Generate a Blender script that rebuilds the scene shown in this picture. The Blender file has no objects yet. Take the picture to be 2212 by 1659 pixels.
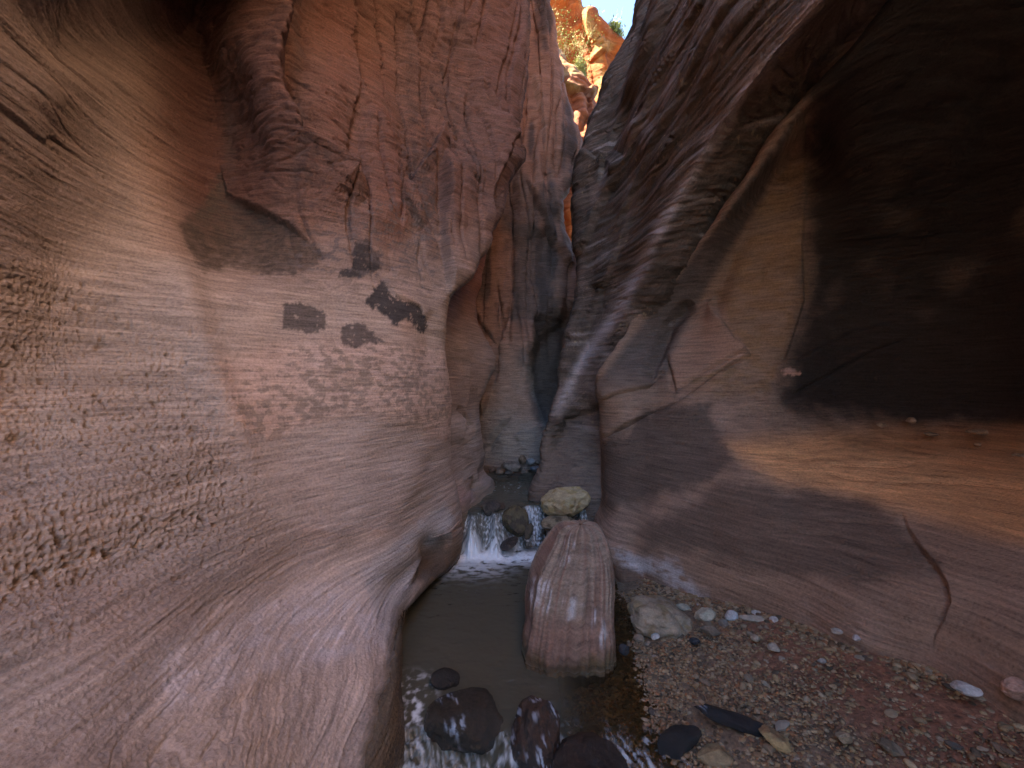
import bpy, math, random
import numpy as np
from mathutils import Vector

R = math.radians
scene = bpy.context.scene
COL = scene.collection
random.seed(7)
RNG = np.random.default_rng(11)

# ------------------------------------------------------------------ camera, light, exposure
CAM_Z = 1.5            # metres above the lower pool
F = 928.0              # focal length in the units of a 2212 x 1659 picture
CX, CY = 1106.0, 829.5
cam_d = bpy.data.cameras.new("camera")
cam = bpy.data.objects.new("camera", cam_d)
COL.objects.link(cam)
cam.location = (0, 0, CAM_Z)
cam.rotation_euler = (R(90), 0, 0)
cam_d.sensor_width = 36.0
cam_d.lens = 36.0 * F / 2212.0
cam_d.clip_start = 0.02
cam_d.clip_end = 2000
scene.camera = cam

SUN_EL, SUN_AZ = 50.0, 268.0      # azimuth clockwise from +Y
world = bpy.data.worlds.new("World")
scene.world = world
world.use_nodes = True
wn = world.node_tree
bg = wn.nodes["Background"]
sky = wn.nodes.new("ShaderNodeTexSky")
sky.sky_type = 'NISHITA'
sky.sun_disc = False
sky.sun_elevation = R(SUN_EL)
sky.sun_rotation = R(SUN_AZ)
sky.altitude = 1500
sky.air_density = 1.0
sky.dust_density = 1.0
sky.ozone_density = 3.0
bg.inputs["Strength"].default_value = 0.065
wn.links.new(sky.outputs[0], bg.inputs["Color"])

sun_d = bpy.data.lights.new("sun", 'SUN')
sun_d.energy = 4.5
sun_d.angle = R(0.5)
sun_d.color = (1.0, 0.93, 0.82)
sun = bpy.data.objects.new("sun", sun_d)
COL.objects.link(sun)
sd = Vector((math.sin(R(SUN_AZ)) * math.cos(R(SUN_EL)), math.cos(R(SUN_AZ)) * math.cos(R(SUN_EL)), math.sin(R(SUN_EL))))
sun.rotation_euler = sd.to_track_quat('Z', 'Y').to_euler()
sun.location = (10, -10, 30)

scene.view_settings.view_transform = 'Standard'
scene.view_settings.look = 'None'
scene.view_settings.gamma = 1.0
scene.view_settings.exposure = 3.95
scene.cycles.max_bounces = 12
scene.cycles.diffuse_bounces = 8
scene.cycles.glossy_bounces = 4
scene.cycles.transparent_max_bounces = 8
scene.cycles.caustics_reflective = False
scene.cycles.caustics_refractive = False
scene.cycles.use_denoising = True

# ------------------------------------------------------------------ helpers: noise
_perm = np.random.default_rng(3).permutation(256).astype(np.int32)
_perm = np.concatenate([_perm, _perm, _perm])
_gr = np.random.default_rng(5).normal(size=(256, 3)).astype(np.float32)
_gr /= np.linalg.norm(_gr, axis=1)[:, None]


def pn(p):
    """Perlin noise, p (N,3) -> (N,) about -0.7..0.7"""
    p = np.asarray(p, np.float32)
    i = np.floor(p).astype(np.int32)
    f = p - i
    u = f * f * f * (f * (f * 6 - 15) + 10)
    i &= 255
    x, y, z = i[:, 0], i[:, 1], i[:, 2]
    out = 0
    for dx in (0, 1):
        wx = u[:, 0] if dx else 1 - u[:, 0]
        a = _perm[(x + dx) & 255]
        for dy in (0, 1):
            wy = u[:, 1] if dy else 1 - u[:, 1]
            b = _perm[a + ((y + dy) & 255)]
            for dz in (0, 1):
                wz = u[:, 2] if dz else 1 - u[:, 2]
                g = _gr[_perm[b + ((z + dz) & 255)]]
                d = g[:, 0] * (f[:, 0] - dx) + g[:, 1] * (f[:, 1] - dy) + g[:, 2] * (f[:, 2] - dz)
                out = out + wx * wy * wz * d
    return out


def fbm(p, octv=4, gain=0.5, lac=2.03):
    p = np.asarray(p, np.float32)
    s, a = 0, 1.0
    for k in range(octv):
        s = s + a * pn(p + 17.3 * k)
        p = p * lac
        a *= gain
    return s


def sstep(a, b, x):
    t = np.clip((x - a) / (b - a + 1e-9), 0, 1)
    return t * t * (3 - 2 * t)


def mixc(c, col, w):
    return c * (1 - w[:, None]) + np.asarray(col, np.float32)[None] * w[:, None]


def ray(px, py, Y):
    return ((px - CX) / F * Y, Y, CAM_Z - (py - CY) / F * Y)


def seg_dist(q, poly, closed=False):
    """distance to a polyline, position along it 0..1 and signed side (left of travel > 0, in y-down picture units)"""
    poly = np.asarray(poly, float)
    A = poly
    B = np.roll(poly, -1, axis=0) if closed else poly[1:]
    A = A if closed else poly[:-1]
    L = np.linalg.norm(B - A, axis=1)
    cum = np.concatenate([[0], np.cumsum(L)])
    best = np.full(len(q), 1e9)
    tt = np.zeros(len(q))
    sg = np.ones(len(q))
    for k in range(len(A)):
        ab = B[k] - A[k]
        ap = q - A[k]
        t = np.clip((ap @ ab) / (ab @ ab + 1e-9), 0, 1)
        d = np.linalg.norm(ap - t[:, None] * ab, axis=1)
        m = d < best
        best[m] = d[m]
        tt[m] = ((cum[k] + t * L[k]) / cum[-1])[m]
        sg[m] = np.sign(ab[0] * ap[:, 1] - ab[1] * ap[:, 0])[m]
    return best, tt, sg


def inside(q, poly):
    poly = np.asarray(poly, float)
    x, y = q[:, 0], q[:, 1]
    c = np.zeros(len(q), bool)
    n = len(poly)
    j = n - 1
    for i in range(n):
        xi, yi = poly[i]
        xj, yj = poly[j]
        m = ((yi > y) != (yj > y)) & (x < (xj - xi) * (y - yi) / (yj - yi + 1e-12) + xi)
        c ^= m
        j = i
    return c


def region(q, poly, feather=6.0):
    """soft 0..1 mask of a stain outline"""
    poly = np.asarray(poly, float)
    lo, hi = poly.min(0) - feather * 3, poly.max(0) + feather * 3
    m = ((q > lo) & (q < hi)).all(1)
    out = np.zeros(len(q), np.float32)
    if m.any():
        qq = q[m]
        d, _, _ = seg_dist(qq, poly, True)
        d = np.where(inside(qq, poly), d, -d)
        out[m] = sstep(-feather, feather, d)
    return out


# ------------------------------------------------------------------ helpers: materials
def new_mat(name):
    m = bpy.data.materials.new(name)
    m.use_nodes = True
    nt = m.node_tree
    return m, nt, nt.nodes["Principled BSDF"]


def rock_mat(name, stretch=(22, 4, 60), bump=0.35, dist=0.01, rough=0.85, var=0.35, fine=140.0, spec=0.25):
    """rock whose mineral colour comes from the mesh attribute 'tint'; grain, bedding streaks and bump are procedural"""
    m, nt, b = new_mat(name)
    N, L = nt.nodes, nt.links
    att = N.new("ShaderNodeAttribute"); att.attribute_name = "tint"
    wet = N.new("ShaderNodeAttribute"); wet.attribute_name = "wet"
    geo = N.new("ShaderNodeTexCoord")
    mp = N.new("ShaderNodeMapping"); mp.inputs["Scale"].default_value = stretch
    L.new(geo.outputs["Object"], mp.inputs["Vector"])
    n1 = N.new("ShaderNodeTexNoise"); n1.inputs["Scale"].default_value = 1.0; n1.inputs["Detail"].default_value = 6; n1.inputs["Roughness"].default_value = 0.6
    n1.inputs["Distortion"].default_value = 0.4
    L.new(mp.outputs[0], n1.inputs["Vector"])
    n2 = N.new("ShaderNodeTexNoise"); n2.inputs["Scale"].default_value = fine; n2.inputs["Detail"].default_value = 6; n2.inputs["Roughness"].default_value = 0.75
    L.new(geo.outputs["Object"], n2.inputs["Vector"])
    add = N.new("ShaderNodeMath"); add.operation = 'ADD'
    L.new(n1.outputs[0], add.inputs[0]); L.new(n2.outputs[0], add.inputs[1])
    mr = N.new("ShaderNodeMapRange")
    mr.inputs["From Min"].default_value = 0.74; mr.inputs["From Max"].default_value = 1.26; mr.clamp = False
    mr.inputs["To Min"].default_value = 1 - var; mr.inputs["To Max"].default_value = 1 + var
    L.new(add.outputs[0], mr.inputs["Value"])
    mul = N.new("ShaderNodeVectorMath"); mul.operation = 'SCALE'
    L.new(att.outputs["Color"], mul.inputs[0]); L.new(mr.outputs[0], mul.inputs["Scale"])
    L.new(mul.outputs[0], b.inputs["Base Color"])
    bp = N.new("ShaderNodeBump"); bp.inputs["Strength"].default_value = bump; bp.inputs["Distance"].default_value = dist
    L.new(add.outputs[0], bp.inputs["Height"])
    L.new(bp.outputs[0], b.inputs["Normal"])
    rr = N.new("ShaderNodeMapRange"); rr.inputs["To Min"].default_value = rough; rr.inputs["To Max"].default_value = 0.10
    L.new(wet.outputs["Fac"], rr.inputs["Value"])
    L.new(rr.outputs[0], b.inputs["Roughness"])
    sp = N.new("ShaderNodeMapRange"); sp.inputs["To Min"].default_value = spec; sp.inputs["To Max"].default_value = 0.6
    L.new(wet.outputs["Fac"], sp.inputs["Value"])
    L.new(sp.outputs[0], b.inputs["Specular IOR Level"])
    return m


M_WALL = rock_mat("sandstone", (7, 1.6, 70), 0.8, 0.016, fine=75, var=.42)
M_STONE = rock_mat("loose_stone", (18, 18, 30), 0.5, 0.008, fine=120, var=0.4)
M_WET = rock_mat("wet_stone", (40, 9, 14), 0.9, 0.016, rough=0.2, fine=60, spec=0.6)
M_FAR = rock_mat("sunlit_sandstone", (0.5, 0.5, 6), 0.5, 0.3, fine=3.0, var=0.3)


def set_attr(me, name, data, color=True):
    n = len(me.vertices)
    if color:
        a = me.attributes.new(name, 'FLOAT_COLOR', 'POINT')
        c = np.ones((n, 4), np.float32); c[:, :3] = data
        a.data.foreach_set("color", c.ravel())
    else:
        a = me.attributes.new(name, 'FLOAT', 'POINT')
        a.data.foreach_set("value", np.asarray(data, np.float32))


def mesh_from(name, V, Q, mat, smooth=True, tris=False):
    me = bpy.data.meshes.new(name)
    V = np.asarray(V, np.float32); Q = np.asarray(Q, np.int32)
    k = Q.shape[1]
    me.vertices.add(len(V)); me.vertices.foreach_set("co", V.ravel())
    me.loops.add(Q.size); me.loops.foreach_set("vertex_index", Q.ravel())
    me.polygons.add(len(Q)); me.polygons.foreach_set("loop_start", np.arange(0, Q.size, k, dtype=np.int32))
    if smooth:
        me.polygons.foreach_set("use_smooth", np.ones(len(Q), bool))
    me.update(calc_edges=True)
    me.validate()
    if mat is not None:
        me.materials.append(mat)
    o = bpy.data.objects.new(name, me)
    COL.objects.link(o)
    return o


def tag(o, label=None, cat=None, group=None, kind=None):
    for k, v in (("label", label), ("category", cat), ("group", group), ("kind", kind)):
        if v:
            o[k] = v
    return o


# ------------------------------------------------------------------ helpers: lofted rock sheets
def cr_weights(n_ctrl, subs):
    """Catmull-Rom weights; subs = subdivisions of each segment"""
    rows = []
    for s in range(n_ctrl - 1):
        for k in range(subs[s] + (1 if s == n_ctrl - 2 else 0)):
            t = k / subs[s]
            w = np.zeros(n_ctrl)
            b = (-.5 * t + t * t - .5 * t ** 3, 1 - 2.5 * t * t + 1.5 * t ** 3, .5 * t + 2 * t * t - 1.5 * t ** 3, -.5 * t * t + .5 * t ** 3)
            for q, bw in zip((s - 1, s, s + 1, s + 2), b):
                if q < 0:      # reflect the end so that the curve stays straight there
                    w[0] += 2 * bw; w[1] -= bw
                elif q >= n_ctrl:
                    w[-1] += 2 * bw; w[-2] -= bw
                else:
                    w[q] += bw
            rows.append(w)
    return np.array(rows)


def pt(p):
    """control point: (px, py, distance along the canyon) read off the photo, or ('w', x, y, height above the camera)"""
    if p[0] == 'w':
        return (p[1], p[2], CAM_Z + p[3])
    return ray(*p)


def project(P):
    Y = np.maximum(P[:, 1], 0.05)
    q = np.stack([CX + F * P[:, 0] / Y, CY - F * (P[:, 2] - CAM_Z) / Y], 1)
    q[P[:, 1] < 0.25] = -9999
    return q


def grid_normals(P, sign):
    du = np.gradient(P, axis=1); dv = np.gradient(P, axis=0)
    n = np.cross(du, dv)
    n /= (np.linalg.norm(n, axis=2, keepdims=True) + 1e-9)
    return n * sign


def sheet(name, net, sculpt, paint, mat, step=3.4, flip=None, smax=90):
    """net: rows of control points. sculpt(P,N,q)->height along normal, in one or more passes. paint(P,q)->(tint, wet)."""
    C = np.array([[pt(p) for p in row] for row in net], float)
    nr, nc = C.shape[:2]
    q = project(C.reshape(-1, 3)).reshape(nr, nc, 2)
    vis = (q[..., 0] > -350) & (q[..., 0] < 2560) & (q[..., 1] > -300) & (q[..., 1] < 1960)

    def subs(axis):
        a = []
        m = nr if axis == 0 else nc
        for s in range(m - 1):
            A, B = (q[s], q[s + 1]) if axis == 0 else (q[:, s], q[:, s + 1])
            va, vb = (vis[s], vis[s + 1]) if axis == 0 else (vis[:, s], vis[:, s + 1])
            L = np.linalg.norm(A - B, axis=1)
            ok = va & vb
            ok2 = (va | vb)
            l = max(L[ok].max() if ok.any() else 0, min(250, L[ok2].max()) if ok2.any() else 0)
            a.append(int(np.clip(round(l / step), 8, smax)))
        return a

    Wr, Wc = cr_weights(nr, subs(0)), cr_weights(nc, subs(1))
    P = np.einsum('ar,rck,bc->abk', Wr, C, Wc)
    n, m = P.shape[:2]
    N = grid_normals(P, 1)
    qq = project(P.reshape(-1, 3))
    front = (qq[:, 0] > 0) & (qq[:, 0] < 2212) & (qq[:, 1] > 0) & (qq[:, 1] < 1659)
    tocam = np.array([0, 0, CAM_Z]) - P.reshape(-1, 3)
    sgn = 1.0 if (np.einsum('ij,ij->i', N.reshape(-1, 3), tocam)[front] > 0).mean() > 0.5 else -1.0
    if flip:
        sgn *= -1
    N = N * sgn
    for fn in sculpt:
        p = P.reshape(-1, 3)
        h = fn(p, N.reshape(-1, 3), project(p))
        P = (p + N.reshape(-1, 3) * h[:, None]).reshape(n, m, 3)
        N = grid_normals(P, sgn)
    p = P.reshape(-1, 3)
    tint, wet = paint(p, N.reshape(-1, 3), project(p))
    idx = np.arange(n * m).reshape(n, m)
    Q = np.stack([idx[:-1, :-1], idx[:-1, 1:], idx[1:, 1:], idx[1:, :-1]], -1).reshape(-1, 4)
    if sgn < 0:
        Q = Q[:, ::-1]
    o = mesh_from(name, p, Q, mat)
    set_attr(o.data, "tint", np.clip(tint, 0.005, 0.9))
    set_attr(o.data, "wet", np.clip(wet, 0, 1), False)
    return o


def ledge(q, poly, h, fall=60, edge=3.0, side=1, fade=0.12):
    """one side of a polyline stands proud by h and fades away over `fall` (picture units)"""
    d, t, s = seg_dist(q, poly)
    e = np.clip(np.minimum(t, 1 - t) / fade, 0, 1)
    sd = d * s * side
    return h * e * sstep(-edge, edge, sd) * np.exp(-np.maximum(sd, 0) / fall)


def groove(q, poly, h, w=6.0, fade=0.1):
    d, t, s = seg_dist(q, poly)
    e = np.clip(np.minimum(t, 1 - t) / fade, 0, 1)
    return -h * e * np.exp(-(d / w) ** 2)


def bumpy(q, c, r, h):
    d2 = ((q[:, 0] - c[0]) / r[0]) ** 2 + ((q[:, 1] - c[1]) / r[1]) ** 2
    return h * np.exp(-d2)


def beds(p, amp=1.0, dip=0.0, seed=0.0):
    """bedding and stream-cut flutes of the sandstone: thin layers along the canyon, real relief"""
    w = p + 0.05 * np.stack([pn(p * 1.7 + 3 + seed), pn(p * 1.7 + 31 + seed), pn(p * 1.7 + 57 + seed)], 1)
    z = w[:, 2] + dip * w[:, 1]
    h = 0.022 * fbm(np.stack([w[:, 0] * 3.5, w[:, 1] * 0.6, z * 4.5], 1) + seed, 3)
    l1 = pn(np.stack([w[:, 0] * 2, w[:, 1] * 0.6, z * 15], 1) + seed)
    h += 0.016 * np.abs(l1)
    l2 = pn(np.stack([w[:, 0] * 3.5, w[:, 1] * 1.0, z * 44], 1) + 9 + seed)
    h += 0.011 * np.minimum(np.abs(l2), .3) + .004 * l2
    l3 = pn(np.stack([w[:, 0] * 9, w[:, 1] * 2.2, z * 112], 1) + 19 + seed)
    h += 0.0060 * l3
    # thin parting cracks, broken along their run
    k = pn(np.stack([w[:, 0] * 2.5, w[:, 1] * 0.9, z * 26], 1) + 47 + seed)
    h -= .014 * (1 - sstep(0, .035, np.abs(k))) * sstep(0.0, .25, pn(w * np.array([3, 1.5, 5]) + 5 + seed))
    h += 0.0036 * fbm(p * 42, 3)
    return h * amp


# ------------------------------------------------------------------ left rock wall (near)
def W(x, y, z):
    return ('w', x, y, z)


L1 = [
    # top plateau, top edge, upper rows, then rows read off the photo
    [W(-15, -6, 7.5), W(-15, -1.5, 8), W(-15, .6, 9.6), W(-15, 1.5, 11), W(-15, 1.9, 12), W(-15, 2.4, 14), W(-15, 2.9, 15), W(-15, 3.2, 15), W(-15, 3.6, 15), W(-15, 4.2, 15), W(-15, 4.6, 15), W(-15, 6, 14), W(-15, 7, 14), W(-15, 11, 12)],
    [W(-4.4, -6, 7), W(-4.4, -1.5, 7.5), W(-4.5, 0.6, 9), W(-4, 1.5, 10.5), W(-3.8, 1.9, 11), W(-3.0, 2.4, 12.5), W(-2.6, 2.9, 13.5), W(-2.4, 3.2, 14), W(-2.2, 3.6, 14), W(-2.0, 4.2, 14), W(-1.6, 4.6, 13.5), W(-.9, 5.2, 13), W(-1.1, 6.2, 12.5), W(-1.6, 9.6, 11)],
    [W(-3.2, -6, 5), W(-3.1, -1.5, 5.2), W(-2, 0.6, 6), W(-1.4, 1.5, 6.3), W(-1.0, 1.9, 6.4), W(-.75, 2.4, 6.5), W(-.6, 2.9, 6.5), W(-.6, 3.2, 6.6), W(-1.05, 3.6, 6.7), W(-1.1, 4.2, 6.8), W(-.7, 4.6, 6.9), W(.1, 5.2, 7), W(-.15, 5.7, 7), W(-1.6, 9.4, 7.5)],
    [W(-2.6, -6, 3), W(-2.5, -1.5, 2.6), W(-1.77, 0.6, 2.2), W(-1.65, 1.5, 2.4), W(-1.5, 1.9, 2.75), W(-1.05, 2.4, 3.1), W(-.8, 2.9, 3.6), W(-.8, 3.2, 4.0), W(-.85, 3.6, 4.2), W(-.6, 4.2, 4.7), W(-.35, 4.6, 5.0), W(.22, 5.2, 5.6), W(0, 5.7, 5.6), W(-1.2, 7, 5.6)],
    [W(-2.4, -6, 1.5), W(-2.3, -1.5, 1.4), W(-1.92, 0.6, 1.4), (0, 0, 1.79), (150, 0, 2.22), (300, 0, 2.6), (450, 0, 3.1), (590, 0, 3.0), (750, 0, 3.6), (870, 0, 4.2), (960, 0, 4.5), (1140, 0, 5.2), (1105, 0, 5.7), W(-1.2, 7, 4.6)],
    [W(-2.4, -6, 1.0), W(-2.25, -1.5, .9), W(-1.83, 0.6, 1.05), (0, 200, 1.73), (150, 200, 2.16), (300, 200, 2.65), (460, 200, 3.2), (605, 200, 3.0), (750, 200, 3.5), (880, 200, 4.1), (970, 200, 4.5), (1128, 200, 5.1), (1095, 200, 5.6), W(-1.2, 7, 3.6)],
    [W(-2.35, -6, .6), W(-2.2, -1.5, .5), W(-1.81, 0.6, 0.7), (0, 400, 1.77), (150, 400, 2.11), (310, 400, 2.55), (470, 400, 3.05), (640, 390, 3.05), (760, 390, 3.35), (870, 380, 3.8), (950, 360, 4.1), (1096, 345, 4.85), (1070, 345, 5.4), W(-1.2, 7, 2.9)],
    [W(-2.3, -6, .35), W(-2.15, -1.5, .3), W(-1.79, 0.6, 0.45), (0, 550, 1.71), (150, 550, 2.05), (320, 550, 2.41), (480, 550, 2.82), (620, 550, 2.95), (750, 540, 3.15), (860, 530, 3.5), (940, 520, 3.85), (1060, 500, 4.5), (1030, 500, 5.1), W(-1.2, 7, 2.2)],
    [W(-2.2, -6, .15), W(-2.05, -1.5, .1), W(-1.77, 0.6, 0.2), (0, 700, 1.65), (160, 700, 1.95), (340, 700, 2.18), (490, 700, 2.45), (620, 700, 2.7), (750, 690, 2.95), (860, 670, 3.25), (925, 650, 3.55), (985, 620, 3.95), (955, 620, 4.6), W(-1.2, 7, 1.3)],
    [W(-2.0, -6, -.05), W(-1.9, -1.5, -.1), W(-1.922, 0.45, -0.019), W(-1.882, 1.52, -0.019), (170, 850, 1.78), (360, 850, 2.08), (490, 850, 2.28), (620, 850, 2.5), (750, 830, 2.75), (860, 800, 3.08), (920, 780, 3.4), (969, 745, 3.85), (940, 745, 4.5), W(-1.2, 7, .6)],
    [W(-1.8, -6, -.3), W(-1.75, -1.5, -.3), W(-1.789, 0.45, -0.281), W(-1.749, 1.38, -0.281), (170, 1000, 1.64), (360, 1000, 1.89), (500, 1000, 2.13), (630, 1000, 2.38), (750, 980, 2.62), (870, 960, 3.0), (930, 920, 3.35), (976, 880, 3.78), (948, 880, 4.4), W(-1.2, 7, .1)],
    [W(-1.6, -6, -.5), W(-1.6, -1.5, -.5), W(-1.593, 0.45, -0.481), W(-1.553, 1.19, -0.481), (160, 1150, 1.45), (330, 1150, 1.64), (480, 1150, 1.9), (620, 1140, 2.18), (750, 1110, 2.45), (880, 1070, 2.88), (940, 1040, 3.28), (986, 1010, 3.72), (958, 1010, 4.3), W(-1.2, 7, -.4)],
    [W(-1.4, -6, -.75), W(-1.4, -1.5, -.75), W(-1.423, 0.45, -0.634), W(-1.383, 1.03, -0.634), (150, 1300, 1.29), (310, 1290, 1.46), (460, 1280, 1.7), (600, 1260, 1.97), (730, 1220, 2.28), (850, 1170, 2.68), (925, 1150, 3.12), (988, 1120, 3.66), (962, 1120, 4.2), W(-1.2, 7, -.9)],
    [W(-1.2, -6, -1.0), W(-1.2, -1.5, -1.0), W(-1.256, 0.45, -0.736), W(-1.216, 0.87, -0.736), (150, 1450, 1.13), (310, 1430, 1.27), (460, 1400, 1.5), (600, 1360, 1.78), (730, 1310, 2.12), (815, 1265, 2.45), (885, 1215, 2.95), (990, 1190, 3.62), (968, 1190, 4.1), W(-1.2, 7, -1.2)],
    [W(-1.0, -6, -1.2), W(-1.0, -1.5, -1.2), W(-1.060, 0.35, -0.815), W(-1.020, 0.70, -0.815), (150, 1640, 0.956), (310, 1600, 1.09), (460, 1560, 1.27), (600, 1500, 1.53), (730, 1430, 1.85), (800, 1370, 2.13), (845, 1300, 2.5), (965, 1236, 3.42), (960, 1236, 3.8), W(-1.0, 7, -1.4)],
    [W(-.85, -6, -1.4), W(-.85, -1.5, -1.35), W(-0.792, 0.12, -0.805), W(-0.752, 0.47, -0.805), (170, 1880, 0.729), (330, 1830, 0.85), (480, 1760, 1.01), (610, 1680, 1.24), (730, 1590, 1.5), (800, 1500, 1.76), (845, 1400, 2.13), (893, 1262, 3.1), (920, 1262, 3.4), W(-.9, 7, -1.6)],
    [W(-.78, -6, -1.5), W(-.78, -1.5, -1.5), W(-0.65, 0.1, -1.4), W(-.62, .36, -1.4), W(-.6, .45, -1.4), W(-.57, .6, -1.4), W(-.53, .78, -1.38), W(-.5, .98, -1.36), (765, 1780, 1.33), (822, 1640, 1.55), (858, 1460, 1.98), (878, 1310, 2.86), (905, 1290, 3.2), W(-.8, 7, -1.7)],
    [W(-.72, -6, -1.9), W(-.72, -1.5, -1.9), W(-0.59, 0.2, -1.9), W(-.56, .4, -1.9), W(-.53, .5, -1.9), W(-.5, .65, -1.9), W(-.47, .82, -1.9), W(-.45, 1.02, -1.9), W(-.43, 1.35, -1.9), W(-.42, 1.62, -1.9), W(-.5, 2.05, -1.9), W(-.69, 2.86, -1.9), W(-.8, 3.2, -1.9), W(-.8, 7, -1.9)],
]


def flutes(p, off=0.0):
    t = p[:, 1] + .35 * p[:, 0] - .10 * p[:, 2] + .10 * pn(p * 1.3 + 5 + off)
    return pn(np.stack([t * 2.6 + off, p[:, 2] * .35, 0 * t + 1.5], 1)), pn(np.stack([t * 5.5 + off, p[:, 2] * .55, 0 * t + 7.5], 1))


def l1_shape(p, n, q):
    h = np.zeros(len(p))
    # big fins and flakes of the upper wall
    h += ledge(q, [(590, -60), (600, 60), (607, 150), (620, 230), (650, 310), (720, 370), (790, 430)], .26, 60, 4, 1)
    h += bumpy(q, (630, 205), (16, 34), -.14)
    h += ledge(q, [(742, -40), (745, 110), (765, 210), (812, 300), (870, 400), (930, 480)], .15, 95, 3, 1)
    h += ledge(q, [(868, -40), (880, 60), (890, 140), (912, 215), (945, 270), (990, 315)], .16, 70, 3, 1)
    h += ledge(q, [(965, 10), (1000, 80), (1022, 140), (1055, 220), (1100, 300), (1130, 385)], .20, 40, 3, 1)
    h += ledge(q, [(952, 270), (942, 305), (922, 345), (882, 392), (862, 402)], .10, 40, 3, -1, .3)
    h += ledge(q, [(954, 330), (958, 420), (955, 500), (966, 575), (974, 640)], .16, 90, 3, -1, .15)
    h += ledge(q, [(1120, 260), (1085, 320), (1062, 400), (1064, 500)], .06, 30, 4, 1)
    # upper edge of the spalled flake that left the dark face behind it
    h += ledge(q, [(478, 360), (492, 425), (560, 452), (625, 480), (692, 540)], .09, 120, 3, 1, .35) * -1
    h += ledge(q, [(820, 604), (852, 640), (905, 664), (920, 690)], .03, 50, 2, -1)
    h += bumpy(q, (560, 520), (110, 55), -.07)
    # near vertical flutes of the upper wall
    um = sstep(660, 420, q[:, 1]) * sstep(560, 700, q[:, 0])
    n1, n2 = flutes(p)
    h += um * (.16 * (np.minimum(np.abs(n1), .3) - .15) - .05 * np.exp(-(n2 / .05) ** 2))
    # undercut foot beside the pool
    h += bumpy(q, (925, 1190), (26, 34), -.13)
    h += ledge(q, [(880, 1270), (893, 1215), (925, 1170), (957, 1149), (968, 1185)], .07, 26, 3, -1, .15)
    # soft rib between the two hollows
    d, t, s = seg_dist(q, [(330, 470), (400, 650), (450, 800), (490, 920), (560, 1060)])
    h += .05 * np.exp(-(d / 38) ** 2) * np.clip(np.minimum(t, 1 - t) / .25, 0, 1)
    # undercut where the upper wall meets the ramp
    d, t, s = seg_dist(q, [(-200, 1350), (0, 1290), (150, 1245), (330, 1180), (480, 1130), (600, 1090)])
    h += -.045 * np.exp(-(d / 55) ** 2) * np.clip((1 - t) / .35, 0, 1)
    d, t, s = seg_dist(q, [(-200, 1180), (0, 1120), (180, 1085), (340, 1030), (470, 990)])
    h += .03 * np.exp(-(d / 80) ** 2) * np.clip((1 - t) / .35, 0, 1)
    # long grooves of the lower ramp
    for k in range(7):
        y0 = 1240 + 62 * k
        h += groove(q, [(-40, y0 + 300), (250, y0 + 175), (520, y0 + 40), (760, y0 - 110)], .006, 16)
    h += .10 * fbm(np.stack([p[:, 0] * 1.1, p[:, 1] * .6, p[:, 2] * 1.1], 1) + 4, 3)
    return h


def l1_fine(p, n, q):
    rough = 0.55 + 0.55 * sstep(640, 250, q[:, 1]) * sstep(250, 600, q[:, 0]) + .25 * sstep(640, 250, q[:, 1]) - .5 * region(q, [(560, 850), (990, 850), (990, 1300), (900, 1659), (500, 1659), (560, 1200)], 60)
    h = beds(p, 1.0, .05) * np.clip(rough, .28, 2) + .0032 * pn(np.stack([p[:, 0] * 12, p[:, 1] * 5, p[:, 2] * 210], 1)) + .003 * fbm(p * 110, 2)
    # pitted belt
    pit_m = region(q, [(-600, 480), (260, 600), (430, 760), (520, 1000), (560, 1130), (300, 1280), (-40, 1420), (-600, 1500)], 90)
    v = pn(p * np.array([30, 34, 30]) + 5)
    v2 = pn(p * np.array([70, 75, 70]) + 11)
    v3 = pn(p * np.array([17, 20, 17]) + 2)
    h -= pit_m * (.024 * sstep(.25, .42, v) + .013 * sstep(.12, .40, v2) + .050 * sstep(.40, .50, v3))
    h += (.3 + pit_m) * .008 * fbm(p * 70, 3)
    # small scattered holes elsewhere
    h -= .010 * sstep(.42, .58, pn(p * np.array([20, 16, 20]) + 40))
    # long plucked fractures of the upper wall, running with the bedding
    up = sstep(640, 300, q[:, 1])
    zz = p[:, 2] + .22 * p[:, 1] + .06 * pn(p * 2.2 + 8)
    g = np.abs(pn(np.stack([p[:, 0] * 4, p[:, 1] * .7, zz * 13], 1) + 70))
    h -= up * .016 * (1 - sstep(0, .08, g))
    g = pn(np.stack([p[:, 0] * 5, p[:, 1] * 1.0, zz * 36], 1) + 75)
    h += up * .010 * g
    # spalled varnish flakes have thickness
    return h


BLACK_PATCH = [
    [(766, 520), (790, 517), (818, 556), (822, 580), (800, 588), (776, 601), (752, 598), (733, 600), (737, 585), (762, 577), (760, 548)],
    [(824, 604), (836, 628), (856, 640), (872, 650), (890, 652), (906, 664), (919, 682), (921, 716), (906, 722), (894, 702), (880, 690), (868, 690), (862, 706), (850, 702), (838, 684), (812, 668), (786, 655)],
    [(613, 656), (640, 652), (672, 660), (706, 682), (703, 712), (664, 720), (612, 708)],
    [(730, 730), (748, 697), (782, 700), (830, 738), (796, 740), (768, 752), (740, 742)],
    [(862, 395), (885, 418), (905, 462), (925, 502), (900, 490), (872, 440)],
]
DARK_FACE = [(384, 480), (440, 440), (474, 372), (500, 428), (560, 455), (620, 482), (694, 542), (690, 570), (640, 592), (560, 590), (500, 578), (440, 585), (405, 540)]


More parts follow.
